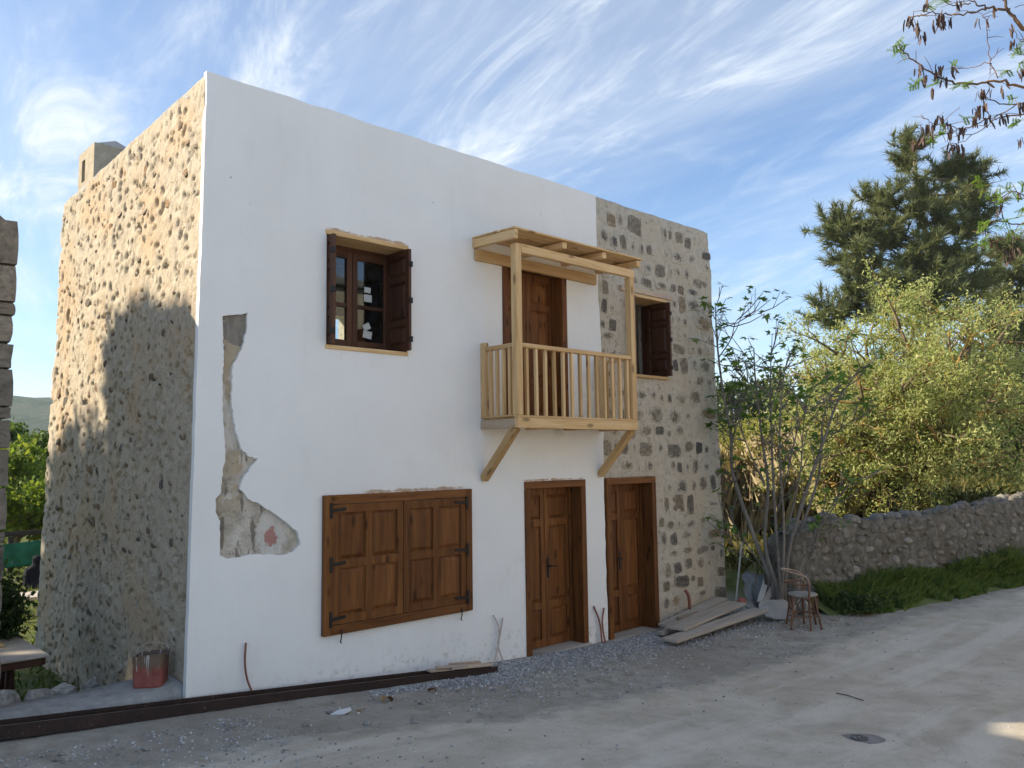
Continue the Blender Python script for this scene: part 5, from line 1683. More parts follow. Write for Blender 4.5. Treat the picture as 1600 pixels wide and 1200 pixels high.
for (p, d) in ftips:
    for _ in range(rnd.randint(1, 3)):
        nd = (Vector(d) * .3 + Vector((rnd.gauss(0, .8), rnd.gauss(0, .8), rnd.gauss(.1, .3)))).normalized()
        nup = (Vector((rnd.gauss(0, .35), rnd.gauss(0, .35), 1)) - nd * nd.z).normalized()
        sd = nd.cross(nup).normalized(); s = rnd.uniform(.07, .14)
        o0 = Vector(p) + nd * .04; k = len(LV)
        LV.append(tuple(o0))
        for (a, rr) in lobes:
            q = o0 + s * rr * (math.cos(a) * nd + math.sin(a) * sd) - Vector((0, 0, .25 * s * rr * rr)); LV.append(tuple(q))
        for i in range(len(lobes) - 1): LF.append((k, k + 1 + i, k + 2 + i))
solid('leaves', LV, LF, M_FIGL, fig)

# ---- pod tree whose branches hang in from the right
M_PODB = m_bark('brown_twig_bark', (0.09, 0.06, 0.045), (0.17, 0.12, 0.09), (0.25, 0.15, 0.08))
M_POD = m_plain('dry_brown_pod', (0.075, 0.045, 0.033), .6, .3, var=.5)
M_PODL = m_leaf('fresh_leaflet', [(0.1, (0.10, 0.19, 0.035)), (0.6, (0.17, 0.28, 0.05)), (1.0, (0.30, 0.38, 0.08))], .45)
trk = at(1960, 560, 8.6)
pod = empty('locust_tree', (trk.x, trk.y, road_z(trk.x, trk.y)), 'locust tree whose twigs with dry brown pods hang into the top corner', 'tree')
mb = MB()
crown0 = at(1800, 130, 8.4); crown1 = at(1830, 330, 8.8)
mb.tube(smooth_path([Vector(pod.location) - Vector((0, 0, .2)), Vector((trk.x, trk.y, 2.0)), Vector(crown1) + Vector((.1, .1, -.2)), Vector(crown0)], 6), [.16] * 7 + [.12] * 6 + [.08] * 6, 9)
twigs = [
    ([(1800, 130, 8.4), (1680, 95, 8.2), (1600, 42, 8.0), (1575, 15, 8.0), (1558, -15, 8.0)], .030),
    ([(1575, 15, 8.0), (1540, 12, 7.9), (1515, 0, 7.9)], .014),
    ([(1540, 13, 7.9), (1500, 22, 7.9), (1475, 20, 7.9), (1440, 24, 7.9), (1420, 28, 7.8)], .009),
    ([(1515, 4, 7.9), (1490, 8, 7.9), (1460, -8, 7.9)], .007),
    ([(1800, 130, 8.4), (1700, 140, 8.3), (1600, 136, 8.2), (1560, 126, 8.1), (1520, 132, 8.1), (1480, 125, 8.0), (1450, 110, 8.0), (1422, 90, 8.0), (1406, 75, 8.0)], .016),
    ([(1560, 122, 8.1), (1548, 97, 8.1), (1544, 60, 8.1), (1540, 30, 8.0), (1532, 25, 8.0)], .006),
    ([(1546, 97, 8.1), (1520, 106, 8.2), (1495, 108, 8.2)], .005),
    ([(1548, 95, 8.1), (1560, 75, 8.0)], .004),
    ([(1800, 130, 8.4), (1700, 165, 8.4), (1600, 162, 8.4), (1550, 158, 8.3), (1535, 142, 8.3)], .011),
    ([(1700, 165, 8.4), (1600, 178, 8.3), (1560, 186, 8.2), (1545, 184, 8.2)], .009),
    ([(1590, 165, 8.3), (1560, 180, 8.2), (1530, 205, 8.1), (1500, 222, 8.0), (1470, 232, 8.0)], .006),
    ([(1545, 184, 8.2), (1510, 200, 8.2), (1480, 196, 8.1), (1455, 192, 8.0), (1440, 180, 8.0)], .006),
    ([(1510, 200, 8.2), (1470, 210, 8.1), (1440, 218, 8.0), (1425, 222, 8.0)], .005),
    ([(1830, 330, 8.8), (1700, 320, 8.6), (1630, 340, 8.4), (1590, 350, 8.3), (1555, 345, 8.2), (1532, 352, 8.2)], .012),
    ([(1640, 338, 8.4), (1590, 300, 8.4), (1560, 310, 8.3), (1535, 300, 8.3), (1528, 280, 8.3)], .007),
    ([(1640, 338, 8.4), (1600, 375, 8.4), (1580, 372, 8.3), (1540, 378, 8.3)], .006),
    ([(1590, 350, 8.3), (1575, 400, 8.2)], .004),
    ([(1680, 95, 8.2), (1620, 60, 8.2), (1596, 66, 8.1), (1585, 45, 8.1)], .007),
    ([(1700, 165, 8.4), (1620, 210, 8.3), (1598, 205, 8.3)], .006),
    ([(1680, 95, 8.2), (1630, 10, 8.0), (1585, 12, 8.0)], .008),
]
podspots = []
rnd = random.Random(5)
for (pp, r0) in twigs:
    pth = smooth_path([at(*q) for q in pp], 6)
    pth = [q + Vector((rnd.gauss(0, .008), rnd.gauss(0, .008), rnd.gauss(0, .008))) for q in pth]
    mb.tube(pth, [max(.003, r0 * (1 - .65 * i / (len(pth) - 1))) for i in range(len(pth))], 5)
    for i in range(2, len(pth), 2):
        if r0 < .02 and rnd.random() < .5:
            e = pth[i] + Vector((rnd.gauss(0, .12), rnd.gauss(0, .12), rnd.gauss(0, .08))); mb.tube([pth[i], pth[i].lerp(e, .5) + Vector((0, 0, .015)), e], [.0035, .003, .002], 4)
mb.build('branches', M_PODB, pod, True)
# pods: flat blades hanging in bunches
V, Fc = [], []
for a in range(6):
    t = a / 5; w = .011 * math.sin(math.pi * (.12 + .8 * t)) ** .6
    for b in (-1, 0, 1): V.append((w * b, .003 * (1 - abs(b)) - .004 * math.sin(t * 4), -.095 * t))
for a in range(5):
    for b in range(2): Fc.append((a * 3 + b, a * 3 + b + 1, (a + 1) * 3 + b + 1, (a + 1) * 3 + b))
o_ = len(V)
V += [(x, y - .0055 * (1 if abs(x) < 1e-6 else .1), z) for (x, y, z) in V]
Fc += [tuple(i + o_ for i in f[::-1]) for f in Fc]
POD = mesh_data('pod', V, Fc, M_POD, True)
bunches = [(1424, 28, 12, 7.8), (1432, 42, 9, 7.8), (1438, 52, 8, 7.8), (1470, 28, 12, 7.9), (1480, 30, 10, 7.9), (1462, 36, 9, 7.9), (1450, 5, 7, 7.9), (1495, 8, 7, 7.9), (1548, 22, 3, 8.0), (1530, 30, 3, 8.0), (1437, 106, 12, 8), (1444, 122, 7, 8), (1465, 108, 13, 8), (1477, 124, 4, 8), (1492, 108, 7, 8), (1458, 138, 6, 8), (1543, 136, 8, 8.1), (1532, 148, 12, 8.2), (1538, 165, 15, 8.2), (1526, 170, 14, 8.2), (1542, 185, 12, 8.2), (1522, 185, 10, 8.2), (1565, 182, 10, 8.2), (1598, 165, 12, 8.3), (1470, 188, 11, 8.1), (1478, 195, 9, 8.1), (1450, 196, 8, 8), (1440, 192, 3, 8), (1500, 205, 12, 8.1), (1506, 200, 8, 8.1), (1484, 205, 7, 8.1), (1492, 228, 10, 8), (1504, 228, 7, 8), (1486, 232, 2, 8), (1438, 218, 10, 8), (1430, 226, 8, 8), (1453, 218, 5, 8), (1580, 42, 6, 8.1), (1582, 68, 6, 8.1), (1597, 110, 12, 8.2), (1570, 135, 5, 8.1), (1592, 220, 6, 8.3), (1560, 325, 5, 8.2), (1565, 330, 4, 8.2), (1595, 302, 6, 8.3), (1550, 375, 6, 8.2), (1575, 398, 10, 8.2), (1582, 392, 8, 8.2)]
for (px, py, n, dp) in bunches:
    c = at(px, py, dp)
    for _ in range(max(2, int(n * .78))):
        p = c + Vector((rnd.gauss(0, .019), rnd.gauss(0, .019), rnd.gauss(.012, .022)))
        s = rnd.uniform(.75, 1.25)
        obj('pod', POD, pod, p, (rnd.gauss(0, .22), rnd.gauss(0, .22), rnd.uniform(0, 6.28)), (s, s, s))
# leaflets: feathery sprays
LV = []
sprays = [(1405, 78), (1412, 72), (1398, 72), (1425, 134), (1432, 130), (1490, 102), (1500, 132), (1515, 130), (1508, 133), (1465, 130), (1470, 210), (1508, 185), (1575, 110), (1590, 75), (1596, 85), (1585, 192), (1592, 190), (1580, 155), (1595, 98), (1455, 216), (1450, 10), (1480, 2)] + [(x, y) for (x, y) in ((1528, 280), (1538, 290), (1545, 300), (1560, 305), (1575, 295), (1590, 310), (1600, 290), (1565, 315), (1532, 352), (1542, 347), (1555, 352), (1572, 345), (1590, 340), (1540, 378), (1580, 360), (1600, 325), (1598, 350), (1535, 375))]
for (px, py) in sprays:
    c = at(px, py, rnd.uniform(7.9, 8.3))
    for _ in range(5):
        d = Vector((rnd.gauss(0, 1), rnd.gauss(0, 1), rnd.gauss(-.1, .45))).normalized(); L = rnd.uniform(.06, .12)
        sd = d.cross(Vector((0, 0, 1))).normalized()
        for k in range(7):
            q = c + d * L * k / 6
            for sg in (-1, 1):
                a = (sd * sg + d * .35).normalized(); l = .030 * rnd.uniform(.7, 1.1)
                LV += [tuple(q), tuple(q + a * l * .5 + d * .008), tuple(q + a * l), tuple(q + a * l * .5 - d * .008)]
np_quads('leaves', LV, M_PODL, pod)

# ---- grass, weeds, reeds
def blades(name, P, H, W, mat, lab, cat, r, lean=.35, bend=.3):
    n = len(P); th = r.uniform(0, 6.283, n); h = H * r.uniform(.5, 1.25, n)
    ln = lean * r.normal(size=n)
    d = np.stack([np.cos(th), np.sin(th), np.zeros(n)], 1); s = np.stack([-np.sin(th), np.cos(th), np.zeros(n)], 1) * (W * r.uniform(.6, 1.3, n))[:, None]
    mid = P + d * (ln * h * .35)[:, None] + np.array([0, 0, 1]) * (h * .55)[:, None]
    tip = P + d * (ln * h + bend * h * .5)[:, None] + np.array([0, 0, 1]) * (h * (1 - .25 * np.abs(ln)))[:, None]
    V = np.stack([P - s, P + s, mid + s * .7, tip, mid - s * .7], 1).reshape(-1, 3)
    return tag(solid(name, V, np.arange(len(V)).reshape(-1, 5), mat), lab, cat, kind='stuff')
M_GRASS = m_leaf('verge_grass', [(0.1, (0.13, 0.22, 0.06)), (0.55, (0.24, 0.34, 0.10)), (0.85, (0.34, 0.40, 0.15)), (1, (0.50, 0.44, 0.25))], .5)
M_GRASS2 = m_leaf('sunny_grass', [(0.1, (0.05, 0.085, 0.018)), (0.6, (0.12, 0.165, 0.035)), (1, (0.22, 0.22, 0.07))], .4)
M_STRAW = m_leaf('dry_reed', [(0.1, (0.30, 0.23, 0.13)), (0.5, (0.47, 0.39, 0.25)), (1, (0.60, 0.53, 0.38))], .3)
r = np.random.default_rng(17)
n = 30000
x = 9.15 + 11 * r.random(n) ** 1.15; t = r.random(n)
edge = np.interp(x, [9.1, 9.8, 10.6, 14.4, 22], [-1.45, -1.95, -2.15, -2.95, -5.0]) + .10 * fbm(x * 2.5, x * 0, 3, 51)
y = wall_y(x) - .03 + (edge - wall_y(x)) * t
z = ground_z(x, y) + .22 * (1 - t) ** 1.4
dens = vnoise(x * 3.2, y * 3.2, 8) > .02 + .55 * t ** 3
P = np.stack([x, y, z - .02], 1)[dens]
hh = (.30 - .18 * t)[dens] * (0.6 + .8 * vnoise(x * 1.7, y * 1.7, 12)[dens])
blades('verge_grass', P, hh, .008, M_GRASS, 'dark green grass and weeds along the foot of the garden wall', 'grass', r, .45)
# earth bank the verge grows on
us = np.arange(9.0, 22, .12); ts = np.linspace(0, 1, 9)
V = []
for x_ in us:
    yw = float(wall_y(x_)); ye = float(np.interp(x_, [9.1, 9.8, 10.6, 14.4, 22], [-1.45, -1.95, -2.15, -2.95, -5.0]))
    for t_2 in ts:
        y_ = yw - .02 + (ye - yw) * t_2
        V.append((x_, y_, float(ground_z(x_, y_)) + .22 * (1 - t_2) ** 1.4 - (.03 if t_2 == 1 or x_ == us[0] else 0) + .02 * float(fbm(x_ * 4, y_ * 4, 2, 5))))
tag(solid('verge_bank', V, grid_faces(len(us), 9)[:, ::-1].copy(), m_plain('verge_soil', (0.13, 0.16, 0.06), .95, .05), None, True), kind='structure')
# low leafy weeds at the wall foot near the chair
C = np.stack([r.uniform(9.15, 10.4, 5200), r.uniform(-1.9, -1.25, 5200), r.uniform(0, 1, 5200)], 1)
C[:, 2] = ground_z(C[:, 0], C[:, 1]) + .08 + C[:, 2] * .36 * vnoise(C[:, 0] * 3, C[:, 1] * 3, 9)
tag(np_quads('weeds', leaf_quads(C, .07, .035, r), M_DG), 'dense dark leafy weeds beside the chair under the wall', 'weeds', kind='stuff')
# sunlit grass in the side garden and on the bank behind the wall
n = 9000
P = np.stack([r.uniform(-2.2, 3.2, n), r.uniform(1.0, 15, n), np.zeros(n)], 1); P[:, 2] = ground_z(P[:, 0], P[:, 1]) - .01
blades('garden_grass', P, np.full(n, .11), .008, M_GRASS2, 'sunlit green lawn in the side garden behind the house', 'grass', r, .5)
n = 16000
P = np.stack([r.uniform(9.5, 32, n), r.uniform(-4.0, 12, n), np.zeros(n)], 1)
P = P[P[:, 1] > wall_y(np.clip(P[:, 0], 8.75, 24)) + .55]; P[:, 2] = ground_z(P[:, 0], P[:, 1]) - .02
blades('bank_grass', P, np.full(len(P), .30), .014, m_leaf('rough_bank_grass', [(0.1, (0.06, 0.075, 0.02)), (0.5, (0.15, 0.14, 0.045)), (1, (0.32, 0.25, 0.12))], .3), 'rough half dry grass on the bank behind the garden wall', 'grass', r, .6)
# dry reed thicket
n = 11000
tt = r.random(n)
a_, b_ = at(1105, 800, 20.2), at(1350, 800, 20.0)
P = np.stack([a_.x + (b_.x - a_.x) * tt + r.normal(size=n) * .5, a_.y + (b_.y - a_.y) * tt + r.normal(size=n) * .35, np.zeros(n)], 1); P[:, 2] = ground_z(P[:, 0], P[:, 1]) - .05
blades('dry_reeds', P, 2.0 * (.45 + .7 * vnoise(P[:, 0] * 1.1, P[:, 1] * 1.1, 3)), .016, M_STRAW, 'thicket of dry straw coloured reeds behind the fig stems', 'reeds', r, .22)

# far tree line, so that the land does not end in an empty horizon
M_FAR = m_leaf('far_foliage', [(0.1, (0.04, 0.065, 0.022)), (0.6, (0.09, 0.12, 0.04)), (1, (0.17, 0.17, 0.065))], .25)
rnd = random.Random(61)
def lump_tree(name, loc, h, w, lab, seed, mat=None, n=2600, L=.35, group=None, trunk=True, zlo=.18):
    r = np.random.default_rng(seed); rd = random.Random(seed)
    root = empty(name, loc, lab, 'tree', group)
    mb = MB(); tips = []
    p0 = Vector(loc)
    mb.tube([p0 - Vector((0, 0, .2)), p0 + Vector((.1, 0, h * .3)), p0 + Vector((0, .1, h * .6))], [h * .03, h * .022, h * .012], 6)
    blobs = []
    for k in range(26):
        th = rd.uniform(0, 6.28); f = rd.uniform(zlo, 1.0)
        rr = w * .5 * math.sin(math.pi * min(.97, max(.12, (f - zlo * .6) / (1.02 - zlo * .6)))) ** .6 * rd.uniform(.45, .95)
        q = p0 + Vector((rr * math.cos(th), rr * math.sin(th), h * f * .93))
        mb.tube([p0 + Vector((0, 0, h * f * .5)), q], [h * .010, h * .003], 4)
        blobs.append((q, w * rd.uniform(.10, .19)))
    mb.build('trunk', M_PBARK, root, True)
    per = n // len(blobs)
    C = []
    for (q, s) in blobs:
        v = r.normal(size=(per, 3)); v = unit(v) * (r.random((per, 1)) ** .45) * s * np.array([1.15, 1.15, .8])
        C.append(v + np.array(q[:]))
    np_quads('crown', leaf_quads(np.concatenate(C), L, L * .5, r), mat or M_FAR, root)
    return root
for i, (px, py, dp, h, w) in enumerate(((1135, 690, 55, 4.5, 7), (1190, 690, 60, 5.0, 8), (1255, 690, 58, 6.0, 8), (1330, 690, 60, 6.5, 9), (1400, 690, 62, 6.5, 9), (1490, 690, 55, 7, 9), (1560, 690, 50, 7, 9), (1620, 680, 46, 8, 9))):
    q = at(px, py, dp)
    lump_tree('skyline_tree', (q.x, q.y, float(ground_z(q.x, q.y)) - .3), h + float(0) , w, ('first', 'second', 'third', 'fourth', 'fifth', 'sixth', 'seventh', 'eighth')[i] + ' far skyline tree counted from the house corner, behind the garden trees', 700 + i, None, 2600, .5, 'skyline trees behind the garden', zlo=.08)

# ================================================================== LEFT: RUIN, GARDEN, HILL
# ruin: wall end of dark blocks
M_RUIN = m_mortar('ruin_masonry', (0.19, 0.165, 0.135), (0.10, 0.09, 0.075), (0.28, 0.25, 0.21))
M_RSTONE = m_stone('ruin_block', [(0.09, 0.085, 0.08), (0.33, 0.285, 0.225), (0.20, 0.18, 0.15), (0.28, 0.24, 0.19), (0.06, 0.056, 0.052)], (0.25, 0.22, 0.18), edge=(0.9, 1.7), smear=.9)
ruin = empty('ruined_wall', (-3.0, 1.6, -.45), 'dark ruined wall end of stone courses standing across the side passage', 'wall')
RXE, RY0, RY1 = -1.055, 1.38, 1.95
def ruin_top(x): return np.interp(x, [-6.5, -4.5, -3, -2, -1.6, -1.2, -1.02], [2.6, 3.6, 4.2, 4.45, 4.38, 4.36, 4.22])
us = np.arange(-6.5, RXE + .001, .09)
V, Fc = [], []
ts = np.linspace(0, 1, 50)
for u in us:
    for t in ts:
        z = -.7 + (float(ruin_top(u)) + .7 - .02) * t
        V.append((u - .03, RY0 + .05 - .02 * float(fbm(u * 4, z * 4, 3, 71)), z))
    for t in ts[::-1]:
        z = -.7 + (float(ruin_top(u)) + .7 - .02) * t
        V.append((u - .03, RY1 - .03, z))
m = 100
Fl = [tuple(map(int, f)) for f in grid_faces(len(us), m)] + [tuple(range((len(us) - 1) * m, len(us) * m))]
rbody = solid('masonry', V, Fl, M_RUIN, ruin, False)
rd = random.Random(83)
z = -.6
def block_mesh(seed):
    bm = bmesh.new(); bmesh.ops.create_cube(bm, size=2)
    bmesh.ops.subdivide_edges(bm, edges=bm.edges[:], cuts=2, use_grid_fill=True)
    r2 = random.Random(seed)
    for v in bm.verts:
        k = max(abs(v.co.x), abs(v.co.y), abs(v.co.z)); n_c = sum(abs(abs(c) - 1) < .01 for c in v.co)
        v.co = Vector(v.co) * (1 - .014 * (n_c - 1)) + Vector((r2.uniform(-.035, .035), r2.uniform(-.035, .035), r2.uniform(-.035, .035)))
    me = bpy.data.meshes.new('stone'); bm.to_mesh(me); bm.free(); me.materials.append(M_RSTONE)
    return me
BL = [block_mesh(i) for i in range(6)]
while z < 4.2:
    h = rd.choice([.06, .09, .13, .17, .2]) * rd.uniform(.85, 1.15)
    x = RXE - rd.uniform(0, .018)
    while x > -3.4:
        w = rd.uniform(.15, .30)
        if z + h * 1.2 < float(ruin_top(x - w)):
            obj('stone', rd.choice(BL), rbody, (x - w, (RY0 + RY1) / 2 if x > -1.6 else RY0 + .14, z + h), (0, rd.uniform(-.03, .03), rd.uniform(-.03, .03)), (w - .008, (RY1 - RY0) / 2 + .02 if x > -1.6 else .16, h - .008))
        x -= 2 * w
    z += 2 * h
# neighbour house and a dense tree further left: they stand outside the frame and shade the street and the side wall
nh = empty('neighbour_house', (-7.2, 0.2, 0.2), 'plain rendered neighbour house standing further along the street, outside the frame', 'house')
bar('wall', -9.4, -5.0, -1.0, 4.4, -.6, 6.2, 'z', M_WHITE, nh, .02)
bar('roof', -9.6, -4.85, -1.2, 4.55, 6.2, 6.38, 'x', M_CONCRETE, nh, .02)
dt = lump_tree('mulberry_tree', (-10.8, 10.55, -.45), 11.4, 5.0, 'dense tall mulberry tree outside the frame that shades the side wall', 91, M_DG, 17000, .34, zlo=.60)
lump_tree('mulberry_tree', (-10.6, 12.85, -.45), 9.7, 3.6, 'smaller mulberry tree outside the frame behind the tall one', 92, M_DG, 9000, .32, zlo=.63)
# the house across the street, behind the camera: its sunlit front is what the upper panes mirror
oh = empty('opposite_house', (9.0, -12.0, -.3), 'cream rendered house across the street, behind the viewer', 'house')
ow = bar('wall', 3.0, 17.0, -15.0, -10.6, -.8, 6.6, 'z', m_mortar('cream_render', (0.66, 0.58, 0.44), (0.58, 0.50, 0.37), (0.72, 0.64, 0.50), spots=False), oh, .02)
bar('roof', 2.8, 17.2, -15.2, -10.4, 6.6, 6.8, 'x', M_CONCRETE, oh, .02)
for wx in (5.0, 8.0, 11.0, 14.0):
    for wz in (1.0, 4.2):
        w2 = bar('window', wx, wx + 1.0, -10.62, -10.55, wz, wz + 1.3, 'z', M_WALNUT_D, oh, .01)
        for q2 in (0, 1): bar('shutter', wx - .52 + 1.52 * q2, wx - .02 + 1.52 * q2, -10.598, -10.55, wz - .03, wz + 1.33, 'z', M_WALNUT, w2, .01)

# garden behind the passage
M_SLAB = m_plain('pale_table_top', (0.52, 0.46, 0.38), .6, .3, var=.15)
tb = empty('garden_table', (-.95, 2.45, -.45), 'rough garden table with pale top and dark edge in the side passage', 'table')
def tbar(name, *a, **k):
    return bar(name, *a, parent=tb, **k)
tbar('table_top', -1.45, -.58, 1.75, 2.95, .205, .225, 'y', M_SLAB)
tbar('apron', -.63, -.60, 1.80, 2.90, .13, .2045, 'y', M_WALNUT_D); tbar('apron', -1.43, -.6305, 1.78, 1.81, .13, .2045, 'x', M_WALNUT_D)
for (x_, y_) in ((-.82, 2.15), (-1.36, 1.9), (-.72, 2.8), (-1.36, 2.8)):
    mb = MB(); mb.tube([(x_, y_, .13), (x_, y_, -.1), (x_ - .02, y_, -.46)], [.035, .045, .075], 8); mb.build('leg', M_WALNUT_D, tb, True)
tag(bar('cutting_board', -1.02, -.80, 2.45, 2.70, .2255, .245, 'y', M_PINEWOOD), 'small pale board lying on the garden table', 'board')
for i, (x_, y_, s) in enumerate(((-.62, 1.15, .10), (-.82, 1.05, .12), (-1.05, 1.12, .11), (-.35, 1.2, .08), (-.50, .92, .07))):
    tag(obj('edging_stone', rock_mesh(450 + i, M_ROCK, 2), None, (x_, y_, -.02 + .0 * i), (i, i * .7, 0), (s * 1.3, s, s)), 'rough pale stone at the back of the concrete ledge in the side passage', 'stone', 'stones behind the concrete ledge')
bar('rubble_fill', -1.3, -.02, .70, 1.30, -.6, -.06, 'x', M_RUIN, None, .03)
tag(bpy.data.objects['rubble_fill'], 'low rubble footing behind the concrete ledge', 'footing')
# second table, low wall, net fence, seated person
t4 = empty('work_bench', (.35, 6.9, -.45), 'low work bench with a pale plank top further down the passage', 'bench')
q0 = at(45, 932, 13.2)
bar('bench_top', q0.x - .30, q0.x + .9, q0.y - .35, q0.y + .35, q0.z - .02, q0.z + .03, 'x', M_SLAB, t4)
for (dx, dy_) in ((-.25, -.3), (-.25, .3), (.8, -.3), (.8, .3)):
    bar('leg', q0.x + dx - .03, q0.x + dx + .03, q0.y + dy_ - .03, q0.y + dy_ + .03, -.5, q0.z - .0205, 'z', M_WALNUT_D, t4)
lw0 = at(30, 925, 17.0)
low = empty('low_stone_wall', (lw0.x, lw0.y, -.4), 'low stone wall at the back of the side garden under the net', 'wall')
mb = MB(); 
gx = np.arange(lw0.x - 2.2, lw0.x + 4, .12); gzv = np.linspace(-.6, lw0.z + .22, 12)
P_, F_ = panel(gx, gzv, lambda U, Vv, D: np.stack([U, lw0.y - D, Vv], -1), lambda U, Vv: .05 * fbm(U * 4, Vv * 4, 3, 3), skirt=.4)
lf_ = solid('masonry', P_, F_, M_RUIN, low, True)
for i in range(40):
    obj('stone', G_ST[i % 8], lf_, (lw0.x - 1.6 + .11 * i, lw0.y - .02, rd.uniform(-.4, lw0.z + .1)), (0, rd.uniform(-.3, .3), 0), (rd.uniform(.06, .14), .05, rd.uniform(.05, .09)))
# green shade net on posts
n0, n1 = at(8, 850, 18.0), at(75, 838, 18.0)
net = empty('shade_net_fence', (n0.x, n0.y, -.4), 'dark green shade net stretched between dark posts behind the garden', 'fence')
k = Mat('green_net', .7, .2); nz = k.noise(k.coords(), 5, 5, .6)
k.color(k.ramp(nz, [(.3, (.008, .075, .04)), (.7, (.03, .17, .10))])); M_NET = k.m
ux = np.linspace(-.3, 2.6, 40); V = []
z_t, z_b = at(40, 850, 18).z, at(40, 887, 18).z
for u in ux:
    for j in range(9):
        V.append((n0.x + u, n0.y - .02 + .05 * float(fbm(u * 2, j * .6, 2, 4)), z_b + (z_t - z_b) * j / 8 + .05 * u * (j / 8)))
nt_o = solid('net', V, grid_faces(40, 9), M_NET, net, True)
md = nt_o.modifiers.new('thickness', 'SOLIDIFY'); md.thickness = .006
for u in (-.25, .12, 1.3, 2.6): bar('post', n0.x + u - .05, n0.x + u + .05, n0.y + .03, n0.y + .13, -.5, z_t + .15, 'z', M_DARK, net)
bar('rail', n0.x - .5, n0.x + 2.8, n0.y + .135, n0.y + .18, z_t + .16, z_t + .26, 'x', M_DARK, net)
# person on the bench, seen from behind
pp0 = at(58, 925, 16.2)
mp = bpy.data.meshes.new('person')
bx, by, bz = pp0.x, pp0.y, pp0.z
sk = [((bx, by, bz), .17), ((bx, by, bz + .22), .165), ((bx - .01, by, bz + .42), .185), ((bx - .02, by - .02, bz + .54), .09), ((bx - .03, by - .03, bz + .62), .085), ((bx - .03, by - .04, bz + .74), .105),
      ((bx - .19, by, bz + .43), .075), ((bx - .24, by - .08, bz + .20), .06), ((bx - .16, by - .26, bz + .10), .045), ((bx + .19, by, bz + .43), .075), ((bx + .24, by - .08, bz + .20), .06), ((bx + .16, by - .26, bz + .10), .045),
      ((bx - .11, by - .28, bz + .0), .095), ((bx - .13, by - .42, bz - .02), .075), ((bx - .13, by - .45, bz - .42), .05), ((bx - .13, by - .58, bz - .46), .04), ((bx + .11, by - .28, bz), .095), ((bx + .13, by - .42, bz - .02), .075), ((bx + .13, by - .45, bz - .42), .05), ((bx + .13, by - .58, bz - .46), .04)]
mp.from_pydata([s[0] for s in sk], [(0, 1), (1, 2), (2, 3), (3, 4), (4, 5), (2, 6), (6, 7), (7, 8), (2, 9), (9, 10), (10, 11), (0, 12), (12, 13), (13, 14), (14, 15), (0, 16), (16, 17), (17, 18), (18, 19)], [])
per = obj('person', mp, None)
sm = per.modifiers.new('skin', 'SKIN'); mp.skin_vertices.new() if not mp.skin_vertices else None
for i, s in enumerate(sk): mp.skin_vertices[0].data[i].radius = (s[1], s[1])
mp.skin_vertices[0].data[0].use_root = True
per.modifiers.new('sub', 'SUBSURF').render_levels = 1
mp.materials.append(m_plain('black_clothes', (.012, .013, .02), .8, .2))
tag(per, 'person in black jacket and dark trousers seated with back turned in the garden', 'person')
st = empty('garden_stool', (bx, by, -.45), 'dark stool under the seated person in the garden', 'stool')
bar('seat', bx - .18, bx + .18, by - .2, by + .16, bz - .16, bz - .12, 'x', M_WALNUT_D, st)
for (dx, dy_) in ((-.15, -.16), (.15, -.16), (-.15, .12), (.15, .12)): bar('leg', bx + dx - .02, bx + dx + .02, by + dy_ - .02, by + dy_ + .02, -.5, bz - .1605, 'z', M_WALNUT_D, st)
# potted bush at the left edge, garden trees, far house
C = r.normal(size=(3600, 3)) * np.array([.11, .11, .17]) + np.array(at(-4, 960, 8.6)[:])
sb = empty('garden_bush', tuple(at(2, 955, 8.6)[:2]) + (-.45,), 'dark green bush at the frame edge beside the garden table', 'bush')
np_quads('leaves', leaf_quads(C, .07, .04, r), M_DG, sb)
mb = MB(); q = at(2, 955, 8.6)
for i in range(6): mb.tube([(q.x, q.y, -.5), (q.x + .03 * i - .08, q.y, q.z - .1), (q.x + .08 * i - .2, q.y + .05 * (i % 3), q.z + .2)], [.014, .01, .005], 5)
mb.build('stems', M_FIGB, sb)
M_LG = m_leaf('bright_leaf', [(0.1, (0.07, 0.13, 0.018)), (0.5, (0.17, 0.24, 0.035)), (1, (0.36, 0.38, 0.08))], .5)
q = at(25, 800, 22); lump_tree('garden_tree', (q.x, q.y, -.3), 2.9, 3.6, 'bright yellow green leafy tree behind the shade net', 95, M_LG, 9000, .20, zlo=.15)
q = at(38, 760, 30); lump_tree('garden_tree', (q.x, q.y, -.2), 3.95, 3.8, 'round dark green tree beyond the bright one in the passage', 96, M_DG if False else m_leaf('mid_green_leaf', [(0.1, (0.045, 0.085, 0.018)), (0.6, (0.10, 0.16, 0.03)), (1, (0.18, 0.23, 0.06))], .35), 9000, .22, zlo=.15)
q = at(60, 745, 40)
fh = empty('far_house', (q.x, q.y, 0), 'pale rendered house half hidden by the bright garden tree', 'house')
bar('wall', q.x - .9, q.x + 6, q.y, q.y + 6, -.5, at(60, 715, 40).z, 'z', m_plain('pale_render', (.55, .47, .43), .9, .1, var=.1), fh, .02)
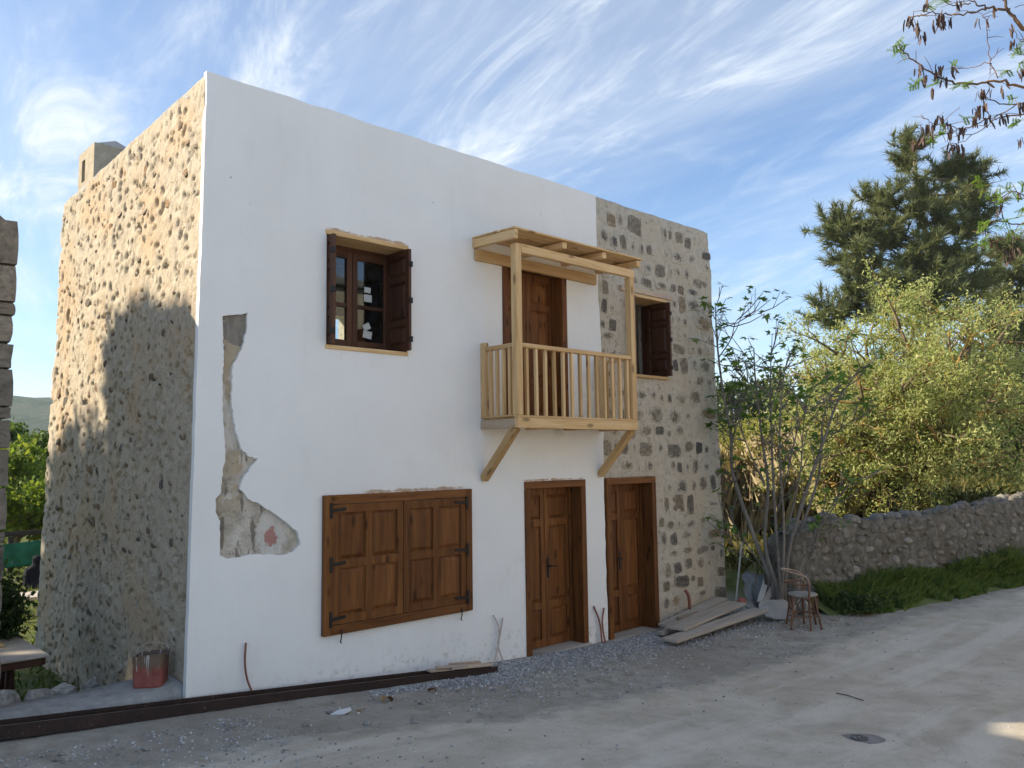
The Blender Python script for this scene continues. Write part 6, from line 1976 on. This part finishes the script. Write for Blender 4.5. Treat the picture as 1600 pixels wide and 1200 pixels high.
bar('roof', q.x - 1.2, q.x + 6.3, q.y - .3, q.y + 6.3, at(60, 715, 40).z + .002, at(60, 708, 40).z, 'x', m_plain('tile_roof', (.34, .18, .12), .9, .1), fh, .02)
for wz in (752, 730):
    wq = at(56, wz, 39.9)
    wn_ = bar('window', wq.x - .25, wq.x + .25, q.y - .03, q.y + .1, wq.z - .45, wq.z + .45, 'z', M_WALNUT_D, fh, .01)
    bar('pane', wq.x - .2, wq.x + .2, q.y - .035, q.y - .031, wq.z - .4, wq.z + .4, 'z', m_plain('dull_glass', (.25, .28, .3), .2, .5), wn_, 0)
# wooded hill
us = np.linspace(-900, 1500, 150); vs = np.linspace(0, 1, 40); V = []
for u in us:
    crest = 40 + 5 * float(fbm(u / 220 + 3, 0.3, 4, 121)) + 2 * math.sin(u / 160 + 1.0)
    for v in vs:
        y_ = 560 + 520 * v
        V.append((u, y_, -4 + crest * math.sin(math.pi * min(1, v * 1.0)) ** .8 * 1.5 + 3.0 * float(fbm(u / 16, y_ / 16, 3, 122))))
k = Mat('wooded_hillside', .95, .05)
n_ = k.noise(k.coords(), .11, 6, .7); n2 = k.noise(k.coords(), .02, 4, .6)
k.color(k.mix(k.range(n2, .45, .6, 0, .5), k.ramp(n_, [(.35, (.025, .05, .024)), (.55, (.06, .095, .045)), (.75, (.15, .16, .10))]), (.12, .13, .075)))
k.bump(n_, 1.0, 4.0)
tag(solid('hill', V, grid_faces(150, 40)[:, ::-1].copy(), k.m, None, True), kind='structure')

# ================================================================== HAZE
hz = MB(); hz.box(-905, 1505, -60, 1150, -16, 76)
hm = bpy.data.materials.new('air_haze'); hm.use_nodes = True
for n_h in list(hm.node_tree.nodes): hm.node_tree.nodes.remove(n_h)
ho = hm.node_tree.nodes.new('ShaderNodeOutputMaterial')
hv_ = N(hm.node_tree, 'ShaderNodeVolumePrincipled', inp={'Density': 0.0003, 'Color': (0.86, 0.93, 1.0, 1), 'Anisotropy': 0.0})
hm.node_tree.links.new(hv_.outputs[0], ho.inputs['Volume'])
tag(hz.build('haze', hm), kind='stuff')
